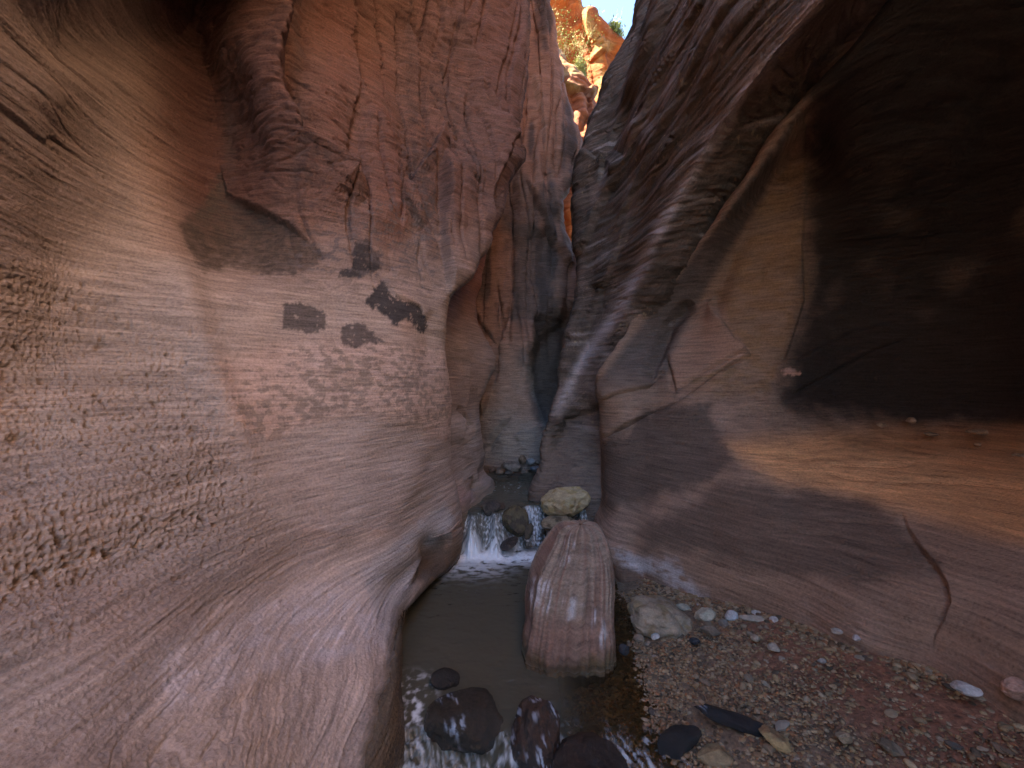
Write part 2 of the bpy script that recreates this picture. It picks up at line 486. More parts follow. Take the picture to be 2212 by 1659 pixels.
def l1_paint(p, n, q):
    N = len(p)
    base = np.tile(np.array([.345, .266, .22], np.float32), (N, 1))
    big = fbm(p * 1.3 + 8, 3)
    base = mixc(base, (.37, .235, .172), sstep(-.05, .45, big))
    # redder towards the top, greyer towards the camera's lower left
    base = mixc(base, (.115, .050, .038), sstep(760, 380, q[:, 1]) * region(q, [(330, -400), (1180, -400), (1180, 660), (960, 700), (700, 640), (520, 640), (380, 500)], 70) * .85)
    base = mixc(base, (.32, .265, .232), region(q, [(-400, -400), (180, -400), (320, 350), (420, 650), (520, 1000), (560, 1659), (-400, 1659)], 110) * .75)
    out = (q[:, 1] < -60) | (q[:, 1] < -5000)
    base[out] = mixc(base[out], (.46, .33, .235), np.ones(out.sum()) * .85)
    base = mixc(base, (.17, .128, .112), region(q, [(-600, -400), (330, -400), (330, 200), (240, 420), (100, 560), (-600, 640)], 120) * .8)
    base = mixc(base, (.52, .42, .355), region(q, [(480, 1330), (640, 1240), (800, 1180), (900, 1180), (880, 1300), (850, 1420), (800, 1560), (760, 1700), (300, 1700), (330, 1500)], 60) * .8)  # light on the lower ramp painted as a paler tone
    base = mixc(base, (.10, .047, .036), region(q, [(270, -300), (640, -300), (660, 330), (560, 480), (430, 520), (330, 330)], 80) * .8)  # shade of the overhung hollow painted into the colour
    # layered hue
    st = pn(np.stack([p[:, 0] * 2, p[:, 1] * .8, p[:, 2] * 26], 1))
    base *= (1 + .36 * st)[:, None]
    st2 = pn(np.stack([p[:, 0] * 9, p[:, 1] * 3, p[:, 2] * 80], 1) + 60)
    base *= (1 + .30 * st2)[:, None]
    nz = fbm(p * np.array([13, 9, 26]) + 21, 5)
    qn = q + 14 * np.stack([fbm(p * 9 + 2, 4), fbm(p * 9 + 40, 4)], 1)
    # flaking varnish over pink rock
    fl = region(q, [(470, 780), (620, 740), (800, 730), (985, 760), (990, 960), (860, 905), (760, 895), (640, 935), (560, 965), (500, 900)], 25)
    base = mixc(base, (.47, .335, .275), fl * .75)
    vn = sstep(.0, .12, .8 * fbm(p * np.array([17, 15, 26]) + 66, 6) + .4 * pn(p * 2.2) + .25 * pn(p * 5)) * fl
    base = mixc(base, (.24, .185, .15), vn * .8)
    gr = region(qn, [(500, 900), (580, 950), (640, 930), (720, 905), (800, 900), (870, 925), (960, 950), (992, 960), (992, 1140), (700, 1150), (520, 1080)], 7)
    base = mixc(base, (.36, .285, .245), gr * .75)
    # black varnish remnants
    qe = q + 9 * np.stack([fbm(p * 28 + 2, 4), fbm(p * 28 + 40, 4)], 1) + .3 * (qn - q)
    mott = fbm(p * np.array([20, 20, 34]) + 4, 4)
    for k, poly in enumerate(BLACK_PATCH):
        m = region(qe, poly, 3) * np.clip(1 - .7 * sstep(.28, .5, mott), 0, 1)
        base = mixc(base, (.034, .032, .033), m * (.93 if k < 2 else .75))
    m = region(qe + .6 * (qn - q), DARK_FACE, 9)
    base = mixc(base, (.075, .054, .042), m * np.clip(.85 + .5 * mott + .2 * nz, 0, 1))
    # streaks of varnish down the upper wall
    sv = sstep(.18, .5, pn(np.stack([p[:, 0] * 4 + p[:, 1] * 2.5, p[:, 1] * 2.0, p[:, 2] * .6], 1) + 90)) * sstep(620, 300, q[:, 1])
    base = mixc(base, (.10, .068, .06), sv * .7)
    n1, n2 = flutes(p)
    um = sstep(640, 430, q[:, 1]) * sstep(560, 700, q[:, 0])
    base = mixc(base, (.070, .048, .044), um * sstep(.02, .28, n1 + .5 * nz) * .75)
    base = mixc(base, (.16, .072, .054), um * sstep(.05, .3, -n1 + .3 * nz) * .5)
    sp = region(qn, [(610, 560), (760, 440), (900, 380), (960, 480), (960, 620), (900, 640), (820, 600), (720, 640)], 40) * sstep(.10, .22, nz)
    base = mixc(base, (.12, .10, .095), sp * .7)
    # pale mineral bloom above the water
    pm = region(qn, [(330, 1420), (480, 1330), (640, 1275), (780, 1255), (880, 1240), (878, 1330), (850, 1400), (760, 1420), (640, 1440), (480, 1480), (360, 1540)], 30)
    base = mixc(base, (.56, .50, .49), pm * (.4 + .55 * sstep(-.05, .25, nz)))
    pb = region(qn, [(780, 1240), (850, 1170), (960, 1090), (985, 1130), (960, 1160), (900, 1210), (885, 1280), (880, 1480), (868, 1520), (840, 1400)], 14)
    base = mixc(base, (.40, .37, .36), pb * .8)
    # algae and damp near the water
    damp = sstep(.26, .02, p[:, 2] + .08 * fbm(p * 5, 3)) * (p[:, 1] > 1.0)
    lip = region(qn, [(852, 1330), (885, 1270), (905, 1720), (765, 1720), (798, 1560), (836, 1430)], 14)
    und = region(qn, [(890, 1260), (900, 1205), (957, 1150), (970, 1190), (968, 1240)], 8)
    base = mixc(base, (.10, .068, .034), np.maximum(lip, damp) * .88)
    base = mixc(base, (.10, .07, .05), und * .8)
    wet = np.maximum(np.maximum(lip * .8, und * .5), sstep(.10, .0, p[:, 2]))
    wl = region(qn, [(760, 1659), (800, 1560), (830, 1470), (800, 1600), (790, 1659)], 10)
    return base, np.maximum(wet, wl * .7)


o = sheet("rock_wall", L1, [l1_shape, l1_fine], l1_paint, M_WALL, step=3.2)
tag(o, "broad pitted sandstone wall with black varnish patches sloping down to the pool", "rock wall", "canyon walls")

# ------------------------------------------------------------------ narrow rib behind the left wall
L3 = [
    [W(-.9, 5.7, 3.6), W(-.6, 5.8, 3.6), W(-.4, 5.9, 3.6), W(-.15, 6.1, 3.6), W(-.3, 6.6, 3.6), W(-.8, 7.5, 3.6)],
    [(930, 400, 5.3), (990, 400, 5.5), (1030, 400, 5.6), (1062, 400, 5.8), (1045, 400, 6.4), W(-.8, 7.5, 3)],
    [(930, 560, 4.6), (980, 560, 5.0), (1015, 560, 5.3), (1046, 560, 5.7), (1025, 560, 6.3), W(-.8, 7.5, 2)],
    [(930, 690, 4.1), (975, 690, 4.6), (1005, 690, 5.1), (1030, 690, 5.5), (1015, 690, 6.2), W(-.8, 7.5, 1.1)],
    [(930, 780, 4.0), (985, 780, 4.6), (1030, 780, 5.0), (1067, 780, 5.4), (1045, 780, 6.0), W(-.8, 7.5, .3)],
    [(930, 880, 3.95), (985, 880, 4.45), (1012, 880, 4.8), (1036, 880, 5.2), (1020, 880, 5.9), W(-.8, 7.5, -.3)],
    [(935, 960, 3.9), (990, 960, 4.35), (1018, 960, 4.7), (1042, 960, 5.15), (1025, 960, 5.8), W(-.8, 7.5, -.8)],
    [(940, 1030, 3.85), (992, 1030, 4.2), (1022, 1025, 4.6), (1060, 1020, 5.15), (1040, 1020, 5.7), W(-.8, 7.5, -1.1)],
    [(945, 1100, 3.8), (996, 1095, 4.05), (1030, 1070, 4.5), (1068, 1046, 5.1), (1050, 1046, 5.7), W(-.8, 7.5, -1.4)],
    [(950, 1190, 3.75), (1003, 1170, 3.95), (1040, 1110, 4.25), (1075, 1075, 5.0), (1060, 1075, 5.6), W(-.8, 7.5, -1.8)],
    [(960, 1300, 3.7), (1015, 1260, 3.9), (1050, 1190, 4.2), (1082, 1130, 4.9), (1070, 1130, 5.6), W(-.8, 7.5, -2.2)],
]


def l3_shape(p, n, q):
    h = ledge(q, [(1000, 720), (1012, 780), (1008, 860), (992, 960)], .06, 40, 3, 1)
    h += bumpy(q, (1052, 1018), (12, 24), -.10) + bumpy(q, (1028, 1050), (10, 16), -.08)
    h += groove(q, [(984, 880), (1005, 905), (1020, 925)], .04, 5)
    return h + .05 * fbm(p * 1.8, 3)


def l3_paint(p, n, q):
    base = np.tile(np.array([.29, .195, .15], np.float32), (len(p), 1))
    base = mixc(base, (.38, .31, .27), sstep(860, 930, q[:, 1]) * .8)
    base = mixc(base, (.33, .15, .10), sstep(760, 600, q[:, 1]))
    base = mixc(base, (.42, .30, .27), region(q, [(990, 1050), (1020, 1060), (1042, 1095), (1030, 1110), (992, 1110)], 8))
    st = pn(np.stack([p[:, 0] * 3, p[:, 1] * 2, p[:, 2] * 22], 1))
    base *= (1 + .25 * st)[:, None]
    damp = sstep(.42, .30, p[:, 2] + .05 * fbm(p * 6, 3))
    base = mixc(base, (.15, .10, .05), damp * .8)
    return base, damp * .6


o = sheet("rock_rib", L3, [l3_shape, lambda p, n, q: beds(p, .9, .1, 4)], l3_paint, M_WALL, step=3.0)
tag(o, "slim grey sandstone rib with a pink foot standing left of the small waterfall", "rock wall", "canyon walls")

# ------------------------------------------------------------------ back wall where the canyon bends
L4 = [
    [W(-6, 12, 12), W(-2, 12, 11), W(-.6, 11.5, 10.5), W(.1, 11.5, 10.5), W(.6, 11.5, 10.5), W(.75, 12, 10.5), W(.0, 13, 10.5)],
    [W(-3, 8.4, 9), W(-1, 8, 9), W(-.2, 7.9, 9), W(.2, 7.8, 9), W(.5, 7.8, 9), W(.55, 8.3, 9), W(0, 11, 9)],
    [(900, 0, 7.4), (1040, 0, 7.5), (1100, 0, 7.5), (1150, 0, 7.5), (1176, 0, 7.5), (1168, 0, 8.1), W(0, 11, 6.0)],
    [(900, 150, 7.3), (1040, 150, 7.4), (1105, 150, 7.4), (1160, 150, 7.4), (1196, 150, 7.45), (1190, 150, 8.1), W(0, 11, 5)],
    [(900, 280, 7.2), (1040, 280, 7.3), (1110, 280, 7.2), (1170, 280, 7.2), (1222, 290, 7.3), (1222, 290, 8.1), W(0, 11, 4)],
    [(900, 380, 7.1), (1040, 380, 7.2), (1105, 380, 7.0), (1168, 380, 7.0), (1232, 380, 7.2), (1226, 380, 8.1), W(.1, 11, 3)],
    [(900, 470, 7.0), (1040, 470, 7.1), (1105, 470, 6.9), (1166, 470, 6.9), (1200, 475, 7.2), (1194, 475, 8.0), W(.2, 11, 2.5)],
    [(900, 560, 6.9), (1040, 560, 6.9), (1100, 560, 6.9), (1166, 560, 7.0), (1226, 565, 7.3), (1222, 565, 8.1), W(.4, 11, 2)],
    [(900, 650, 6.8), (1030, 650, 6.8), (1090, 650, 6.7), (1150, 645, 6.8), (1262, 640, 7.2), (1275, 640, 7.9), W(1.6, 10, 1.2)],
    [(900, 750, 6.7), (1030, 750, 6.6), (1090, 750, 6.45), (1140, 750, 6.5), (1156, 750, 7.3), (1240, 750, 7.8), W(1.4, 10, .6)],
    [(900, 850, 6.5), (1030, 850, 6.4), (1090, 850, 6.25), (1145, 850, 6.35), (1160, 850, 7.3), (1220, 850, 7.9), W(1, 10, -.2)],
    [(900, 940, 6.4), (1035, 940, 6.3), (1100, 940, 6.1), (1176, 940, 6.2), (1185, 940, 7.1), (1230, 940, 7.8), W(1, 10, -.9)],
    [(900, 1000, 6.3), (1040, 1000, 6.2), (1105, 1000, 6.0), (1172, 1000, 6.1), (1185, 1000, 7.0), (1230, 1000, 7.8), W(1, 10, -1.2)],
    [(900, 1060, 6.3), (1040, 1060, 6.2), (1105, 1060, 6.0), (1172, 1060, 6.1), (1185, 1060, 7.0), (1230, 1060, 7.8), W(1, 10, -1.9)],
]


def l4_shape(p, n, q):
    h = groove(q, [(1000, 640), (1030, 690), (1060, 735), (1068, 745)], .10, 6)
    h += groove(q, [(1106, 655), (1090, 690), (1075, 730), (1068, 745), (1070, 790), (1064, 830)], .12, 6)
    h += ledge(q, [(1068, 745), (1071, 790), (1060, 850), (1047, 900)], .14, 40, 3, 1)
    h += groove(q, [(1050, 972), (1075, 935), (1105, 900)], .07, 5)
    h += ledge(q, [(1050, 975), (1075, 938), (1106, 898)], .06, 30, 3, -1)
    h += ledge(q, [(1110, 942), (1145, 925), (1160, 912)], .06, 30, 3, 1)
    h += ledge(q, [(1010, 560), (1040, 545), (1062, 510), (1070, 450)], .15, 50, 3, 1)
    h += ledge(q, [(1137, 390), (1152, 430), (1168, 470), (1190, 520), (1225, 585)], .20, 40, 4, -1)
    h += ledge(q, [(1165, 330), (1170, 400), (1166, 450), (1180, 510)], .12, 40, 4, 1)
    h += ledge(q, [(1150, 160), (1165, 230), (1175, 300), (1178, 350)], .12, 50, 5, -1)
    h += bumpy(q, (1165, 700), (12, 22), -.15)
    t = p[:, 0] + .15 * pn(p * .8 + 3)
    fl = sstep(860, 640, q[:, 1])
    h += fl * (.30 * (np.minimum(np.abs(pn(np.stack([t * 2.2, p[:, 2] * .25, p[:, 1] * .3], 1))), .3) - .15) - .07 * np.exp(-(pn(np.stack([t * 5, p[:, 2] * .4, 0 * t + 4], 1)) / .05) ** 2))
    return h + .07 * fbm(p * 1.1, 3)


def l4_paint(p, n, q):
    base = np.tile(np.array([.29, .155, .108], np.float32), (len(p), 1))
    base = mixc(base, (.29, .205, .155), sstep(700, 800, q[:, 1]) * .8)
    base = mixc(base, (.28, .215, .17), sstep(900, 940, q[:, 1]) * .8)
    base = mixc(base, (.38, .18, .115), sstep(420, 200, q[:, 1]))
    st = pn(np.stack([p[:, 0] * .8, p[:, 1] * .8, p[:, 2] * 14], 1))
    base *= (1 + .2 * st)[:, None]
    qn = q + 12 * np.stack([fbm(p * 5 + 2, 3), fbm(p * 5 + 40, 3)], 1)
    for poly, a in (([(1095, 480), (1160, 480), (1205, 560), (1195, 650), (1150, 700), (1100, 690), (1118, 560)], .75), ([(1010, 470), (1050, 460), (1050, 560), (1020, 590)], .6), ([(1115, 760), (1140, 740), (1140, 800), (1122, 790)], .6),
                    ([(1070, 330), (1140, 380), (1165, 460), (1160, 520), (1080, 500)], .55), ([(1150, 690), (1210, 640), (1230, 960), (1150, 900)], .7)):
        base = mixc(base, (.10, .08, .07), region(qn, poly, 8) * a)
    vs = sstep(.0, .25, pn(np.stack([p[:, 0] * 4.5, p[:, 1] * 1.5, p[:, 2] * .4], 1) + 33) + .25 * fbm(p * 3, 3)) * sstep(800, 640, q[:, 1])
    base = mixc(base, (.085, .062, .054), vs * .8)
    base = mixc(base, (.30, .245, .20), region(qn, [(1045, 880), (1110, 890), (1180, 940), (1180, 1000), (1045, 1000)], 14) * .5)
    return base, sstep(.40, .30, p[:, 2])


o = sheet("rock_wall", L4, [l4_shape, lambda p, n, q: beds(p, 1.7, .0, 8)], l4_paint, M_WALL, step=3.0)
tag(o, "red and grey cracked sandstone wall closing the view where the stream bends", "rock wall", "canyon walls")

# ------------------------------------------------------------------ right wall: leaning upper face and far foot
RA = [
    [W(14, 9, 11.6), W(14, 6.5, 11.6), W(14, 5.2, 11.6), W(14, 4.5, 11.6), W(14, 3.5, 11.6), W(14, 2.6, 11.6), W(14, 2, 11.6), W(14, 1, 11.6), W(14, -1, 10.5), W(14, -6, 9.5)],
    [W(4.0, 8, 11), W(2.45, 6, 11), W(2.6, 5.2, 11), W(2.8, 4.5, 11), W(2.9, 3.5, 11), W(3.0, 2.6, 11), W(3.0, 2, 11), W(3.1, 1, 11), W(3.3, -1, 10), W(3.6, -6, 9)],
    [W(3.2, 8, 7.2), W(2.1, 6, 7.2), W(2.2, 5.2, 7.2), W(2.2, 4.5, 7.2), W(2.3, 3.5, 7.2), W(2.35, 2.6, 7.2), W(2.4, 2, 7.2), W(2.5, 1, 7.2), W(2.7, -1, 7), W(3.0, -6, 6.5)],
    [W(3, 8, 5.36), (1384, 0, 6), W(1.9, 5.2, 5.2), W(1.75, 4.5, 4.9), W(1.8, 3.5, 4.6), W(1.85, 2.6, 4.5), W(1.9, 2, 4.5), W(2.0, 1, 4.5), W(2.2, -1, 4.5), W(2.5, -6, 4.5)],
    [W(2.7, 8, 4.6), (1366, 90, 6), W(1.72, 5.2, 4.3), W(1.6, 4.5, 4.1), W(1.62, 3.5, 3.8), W(1.66, 2.6, 3.6), W(1.72, 2, 3.6), W(1.8, 1, 3.6), W(1.9, -1, 3.6), W(2.3, -6, 3.8)],
    [W(2.5, 8, 4.0), (1306, 200, 6), W(1.45, 5.2, 3.6), W(1.42, 4.5, 3.3), W(1.48, 3.5, 3.0), W(1.52, 2.6, 2.9), W(1.58, 2, 2.95), W(1.66, 1, 3.0), W(1.8, -1, 3.1), W(2.2, -6, 3.2)],
    [W(2.3, 8, 3.2), (1268, 318, 6), W(1.3, 5.2, 2.8), W(1.33, 4.5, 2.5), W(1.40, 3.5, 2.4), W(1.45, 2.6, 2.4), W(1.52, 2, 2.5), W(1.6, 1, 2.6), W(1.75, -1, 2.7), W(2.1, -6, 2.8)],
    [W(2.1, 8, 2.4), (1246, 420, 5.9), W(1.08, 5.2, 2.0), W(1.28, 4.5, 1.8), W(1.36, 3.5, 1.95), W(1.42, 2.6, 2.05), W(1.48, 2, 2.15), W(1.56, 1, 2.3), W(1.7, -1, 2.4), W(2.0, -6, 2.5)],
    [W(1.9, 8, 1.7), (1254, 547, 5.9), W(1.02, 5.2, 1.3), W(1.22, 4.5, 1.4), W(1.34, 3.5, 1.68), W(1.42, 2.6, 1.8), W(1.46, 2, 1.93), W(1.54, 1, 2.1), W(1.7, -1, 2.2), W(2.0, -6, 2.3)],
    [W(1.8, 8, 1.1), (1248, 640, 5.75), (1290, 640, 5.2), (1362, 600, 4.5), (1467, 420, 3.5), (1622, 180, 2.6), (1795, -10, 2.0), W(1.56, 1, 2.0), W(1.7, -1, 2.1), W(2.0, -6, 2.2)],
    [W(1.6, 8, .4), (1215, 765, 5.5), (1262, 780, 5.1), (1345, 680, 4.55), (1480, 450, 3.6), (1645, 200, 2.7), (1830, -10, 2.08), W(1.68, 1.05, 1.95), W(1.8, -1, 2.05), W(2.1, -6, 2.1)],
    [W(1.5, 8, -.1), (1196, 880, 5.3), (1236, 868, 5.15), (1330, 740, 4.68), (1500, 500, 3.75), (1700, 230, 2.85), (1900, 0, 2.22), W(2.2, 1.2, 2.1), W(2.3, -1, 2.3), W(2.6, -6, 2.6)],
    [W(1.4, 8, -.4), (1180, 945, 5.15), (1232, 930, 5.2), (1320, 880, 4.9), (1510, 600, 4.2), (1725, 335, 3.3), (1960, 130, 2.6), W(4, 1.3, 2.6), W(4, -1, 2.8), W(4, -6, 3.2)],
    [W(1.3, 8, -.8), (1171, 1005, 5.0), (1222, 1000, 4.75), (1310, 985, 4.6), W(2.0, 4.6, .2), W(3.0, 4.4, 1.4), W(4.6, 3.6, 2.6), W(6, 1.4, 3), W(6, -1, 3), W(6, -6, 3.4)],
    [W(1.2, 8, -1.2), (1153, 1064, 4.78), (1200, 1075, 4.4), (1290, 1095, 4.2), W(1.9, 4.6, -1), W(3.2, 4.6, -.8), W(5.5, 3.6, -.6), W(6.5, 1.4, -.6), W(6.5, -1, -.6), W(6.5, -6, -.6)],
    [W(1.0, 8, -2), (1148, 1150, 4.7), (1200, 1180, 4.3), (1290, 1200, 4.1), W(1.9, 4.6, -2), W(3.2, 4.6, -2), W(5.5, 3.6, -2), W(6.5, 1.4, -2), W(6.5, -1, -2), W(6.5, -6, -2)],
]


def ra_shape(p, n, q):
    h = ledge(q, [(1560, -40), (1500, 60), (1440, 180), (1395, 290), (1350, 400)], .06, 50, 3, 1) + ledge(q, [(1640, -40), (1570, 60), (1500, 180), (1430, 310), (1380, 420), (1330, 520)], .06, 40, 3, 1)
    h += ledge(q, [(1700, -40), (1600, 80), (1530, 190), (1450, 330), (1390, 430), (1340, 540), (1290, 660), (1250, 780)], .05, 60, 4, 1)
    h += ledge(q, [(1480, -40), (1430, 90), (1380, 200), (1330, 330), (1300, 420)], .10, 60, 4, 1)
    h += ledge(q, [(1400, 0), (1370, 120), (1310, 210), (1275, 290), (1262, 360)], .05, 40, 4, -1)
    h += ledge(q, [(1250, 560), (1275, 520), (1300, 460), (1345, 395), (1370, 340)], .12, 50, 4, -1)
    h += ledge(q, [(1262, 330), (1300, 360), (1340, 330), (1400, 250)], .06, 40, 4, 1)
    h += groove(q, [(1216, 915), (1240, 905), (1275, 895), (1297, 880)], .10, 10)
    h += ledge(q, [(1180, 1060), (1230, 1020), (1290, 985)], .03, 30, 3, 1)
    h += .06 * fbm(np.stack([p[:, 0] * 1.2, p[:, 1] * .7, p[:, 2] * 1.2], 1) + 14, 3)
    return h


def ra_paint(p, n, q):
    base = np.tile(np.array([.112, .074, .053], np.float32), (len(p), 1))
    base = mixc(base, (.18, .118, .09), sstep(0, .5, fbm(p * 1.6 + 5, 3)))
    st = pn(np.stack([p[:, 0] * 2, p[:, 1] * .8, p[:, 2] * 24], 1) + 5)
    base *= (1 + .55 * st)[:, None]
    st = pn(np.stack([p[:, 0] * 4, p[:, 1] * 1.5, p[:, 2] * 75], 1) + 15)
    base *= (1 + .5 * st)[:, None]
    base = mixc(base, (.36, .28, .245), .6 * sstep(.16, .36, pn(np.stack([p[:, 0] * 2.2, p[:, 1] * .7, p[:, 2] * 19], 1) + 71)) * sstep(-.1, .2, pn(p * 1.6 + 12)))
    # pale worn crest of the lip
    d, t, s = seg_dist(q, [(1795, -40), (1700, 80), (1622, 180), (1540, 305), (1467, 425), (1400, 545), (1340, 665), (1280, 745), (1235, 820), (1205, 890)])
    base = mixc(base, (.46, .36, .33), np.exp(-(d / (13 + 8 * pn(p * 3))) ** 2) * .75)
    # lichen specks
    li = sstep(.25, .4, pn(p * 30 + 3)) * sstep(.1, .3, pn(p * 3.5 + 9))
    base = mixc(base, (.36, .25, .13), li * .6)
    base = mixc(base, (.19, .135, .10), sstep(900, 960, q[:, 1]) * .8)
    out = q[:, 1] < -60
    base[out] = mixc(base[out], (.42, .275, .185), np.ones(out.sum()) * .9)
    damp = sstep(.45, .30, p[:, 2] + .06 * fbm(p * 5, 3))
    base = mixc(base, (.10, .07, .05), damp * .6)
    return base, damp * .4


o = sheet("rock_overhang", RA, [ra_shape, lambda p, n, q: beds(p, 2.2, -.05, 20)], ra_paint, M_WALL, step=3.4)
tag(o, "tall dark brown rock face with pale diagonal ridge, leaning right of the sky gap", "rock wall", "canyon walls")

# ------------------------------------------------------------------ right wall: second ridge, alcove and rounded slope
RB = [
    [W(1.9, 6.2, .6), W(1.7, 5.0, .5), (1398, 630, 4.6), (1490, 540, 4.1), (1602, 393, 3.42), (1722, 222, 2.9), W(2.0, 2.4, 1.95), W(2.1, 1.9, 2.2), W(2.1, 1.3, 2.3), W(2.15, .8, 2.35), W(2.2, .3, 2.4), W(2.4, -1.2, 2.6), W(2.8, -6, 3)],
    [W(1.6, 6, .1), (1306, 812, 4.55), (1390, 660, 4.45), (1480, 572, 4.0), (1590, 430, 3.3), (1706, 262, 2.75), W(1.85, 2.2, 1.78), W(1.9, 1.7, 1.95), W(1.95, 1.2, 2.0), W(1.95, .75, 2.05), W(1.95, .3, 2.1), W(1.8, -1.0, 2.3), W(2.5, -6, 2.6)],
    [W(1.6, 6, -.05), (1294, 835, 4.45), (1420, 725, 4.4), (1545, 640, 4.15), (1622, 480, 3.7), (1728, 345, 3.25), (1850, 330, 2.85), (2030, 280, 2.6), (2212, 200, 2.4), W(2.95, 1.4, 1.72), W(2.7, .3, 1.7), W(1.75, -1.0, 1.8), W(1.9, -6, 2.0)],
    [W(1.6, 6, -.15), (1296, 870, 4.4), (1425, 800, 4.1), (1520, 745, 4.0), (1625, 640, 3.85), (1728, 560, 3.65), (1850, 560, 3.6), (2030, 540, 3.35), (2212, 500, 3.0), W(3.6, 1.6, .9), W(3.1, .3, .9), W(1.7, -1.0, .9), W(1.8, -6, 1.0)],
    [W(1.5, 6, -.35), (1300, 920, 4.35), (1425, 865, 3.95), (1510, 830, 3.75), (1610, 780, 3.7), (1720, 760, 3.65), (1850, 780, 3.7), (2030, 780, 3.5), (2212, 780, 3.15), W(3.75, 1.6, .05), W(3.1, .3, .0), W(1.6, -1.0, .0), W(1.7, -6, .0)],
    [W(1.4, 6, -.55), (1299, 965, 4.3), (1410, 905, 3.9), (1500, 875, 3.6), (1600, 880, 3.5), (1712, 895, 3.45), (1850, 915, 3.55), (2030, 925, 3.4), (2212, 935, 3.05), W(3.6, 1.6, -.4), W(3.0, .3, -.45), W(1.55, -1.0, -.45), W(1.6, -6, -.45)],
    [W(1.3, 6, -.8), (1299, 1020, 4.2), (1405, 965, 3.75), (1500, 955, 3.45), (1600, 965, 3.2), (1720, 985, 3.05), (1850, 1000, 2.95), (2030, 1010, 2.75), (2212, 1030, 2.45), W(3.1, 1.3, -.58), W(2.8, .3, -.6), W(1.5, -1.0, -.6), W(1.55, -6, -.6)],
    [W(1.2, 6, -1.1), (1297, 1085, 4.0), (1400, 1060, 3.55), (1500, 1060, 3.2), (1600, 1070, 2.93), (1720, 1085, 2.75), (1850, 1100, 2.6), (2030, 1110, 2.4), (2212, 1130, 2.15), W(2.6, 1.2, -.72), W(2.5, .3, -.75), W(1.45, -1.0, -.75), W(1.5, -6, -.75)],
    [W(1.1, 6, -1.4), (1285, 1150, 3.8), (1375, 1160, 3.38), (1490, 1170, 3.02), (1600, 1190, 2.75), (1720, 1205, 2.52), (1850, 1230, 2.28), (2030, 1260, 2.02), (2212, 1300, 1.8), W(2.2, 1.0, -.96), W(2.2, .3, -.98), W(1.4, -1.0, -1.0), W(1.45, -6, -1.0)],
    [W(1.0, 6, -1.6), (1312, 1220, 3.5), (1395, 1255, 3.2), (1490, 1285, 2.9), (1600, 1315, 2.66), (1720, 1335, 2.4), (1850, 1366, 2.12), (2030, 1408, 1.9), (2212, 1498, 1.62), W(2.0, .95, -1.15), W(1.95, .3, -1.15), W(1.35, -1.0, -1.15), W(1.4, -6, -1.15)],
    [W(1.0, 6, -2.1), (1318, 1330, 3.45), (1400, 1370, 3.15), (1490, 1420, 2.87), (1600, 1480, 2.63), (1720, 1520, 2.37), (1850, 1560, 2.1), (2030, 1620, 1.88), (2212, 1700, 1.6), W(1.95, .95, -1.9), W(1.9, .3, -1.9), W(1.3, -1.0, -1.9), W(1.35, -6, -1.9)],
]


def rb_shape(p, n, q):
    h = ledge(q, [(1298, 955), (1345, 930), (1400, 902), (1470, 868), (1545, 815), (1618, 770)], .05, 50, 3, 1)
    h += groove(q, [(1298, 950), (1345, 926), (1400, 898), (1470, 866), (1545, 815), (1618, 770)], .06, 5)
    h += groove(q, [(1400, 830), (1412, 790), (1428, 745), (1450, 700), (1500, 655)], .12, 14)
    h += ledge(q, [(1540, 640), (1560, 690), (1590, 740), (1622, 768)], .10, 60, 3, 1)
    h += groove(q, [(1440, 770), (1450, 810), (1455, 850)], .05, 5)
    h += ledge(q, [(1296, 868), (1340, 850), (1400, 835), (1440, 780)], .05, 40, 3, -1)
    h += groove(q, [(1455, 840), (1530, 800), (1610, 765)], .04, 4)
    # alcove floor cracks
    for pl, d in (([(1600, 975), (1660, 978), (1740, 985), (1820, 990), (1838, 992)], .02), ([(1790, 1000), (1860, 1008), (1930, 1012), (1980, 1005)], .025),
                  ([(1940, 1045), (2010, 1042), (2080, 1040), (2150, 1048), (2230, 1055)], .03), ([(1600, 1005), (1680, 1030), (1730, 1045)], .02),
                  ([(1780, 1015), (1850, 1035), (1900, 1040)], .015), ([(1640, 985), (1700, 990), (1760, 993)], .012)):
        h += groove(q, pl, d, 3.5)
    # the curved crack between the two lower slabs
    cr = [(1945, 1090), (1962, 1140), (1990, 1180), (2020, 1215), (2045, 1260), (2053, 1300), (2040, 1340), (2020, 1370), (2018, 1400)]
    h += ledge(q, cr, -.045, 30, 3.5, 1, .3)
    h += groove(q, [(1760, 1120), (1850, 1118), (1940, 1130)], .012, 4) + groove(q, [(1700, 1150), (1800, 1150), (1960, 1175)], .012, 4)
    h += groove(q, [(1850, 1190), (1950, 1205), (2030, 1215)], .01, 4) + groove(q, [(1820, 1240), (1920, 1245), (2020, 1275)], .012, 4)
    # alcove fractures
    h += groove(q, [(1700, 860), (1790, 810), (1880, 760), (1960, 730)], .03, 4)
    h += ledge(q, [(1650, 800), (1730, 770), (1830, 720), (1950, 690)], .05, 50, 4, 1)
    h += ledge(q, [(1735, 250), (1742, 380), (1734, 520), (1738, 650), (1700, 760), (1672, 830)], .03, 60, 5, 1, .12)
    h += .06 * fbm(np.stack([p[:, 0] * 1.3, p[:, 1] * .8, p[:, 2] * 1.3], 1) + 24, 3)
    return h


def rb_fine(p, n, q):
    k = 1.0 - .55 * sstep(960, 1010, q[:, 1]) - .4 * region(q, [(1500, 480), (1740, 250), (1740, 850), (1500, 850)], 30)
    return beds(p, 1.0, -.03, 33) * k - .02 * sstep(.25, .5, pn(p * 16)) * region(q, [(1600, 560), (1680, 540), (1700, 610), (1630, 630)], 14)


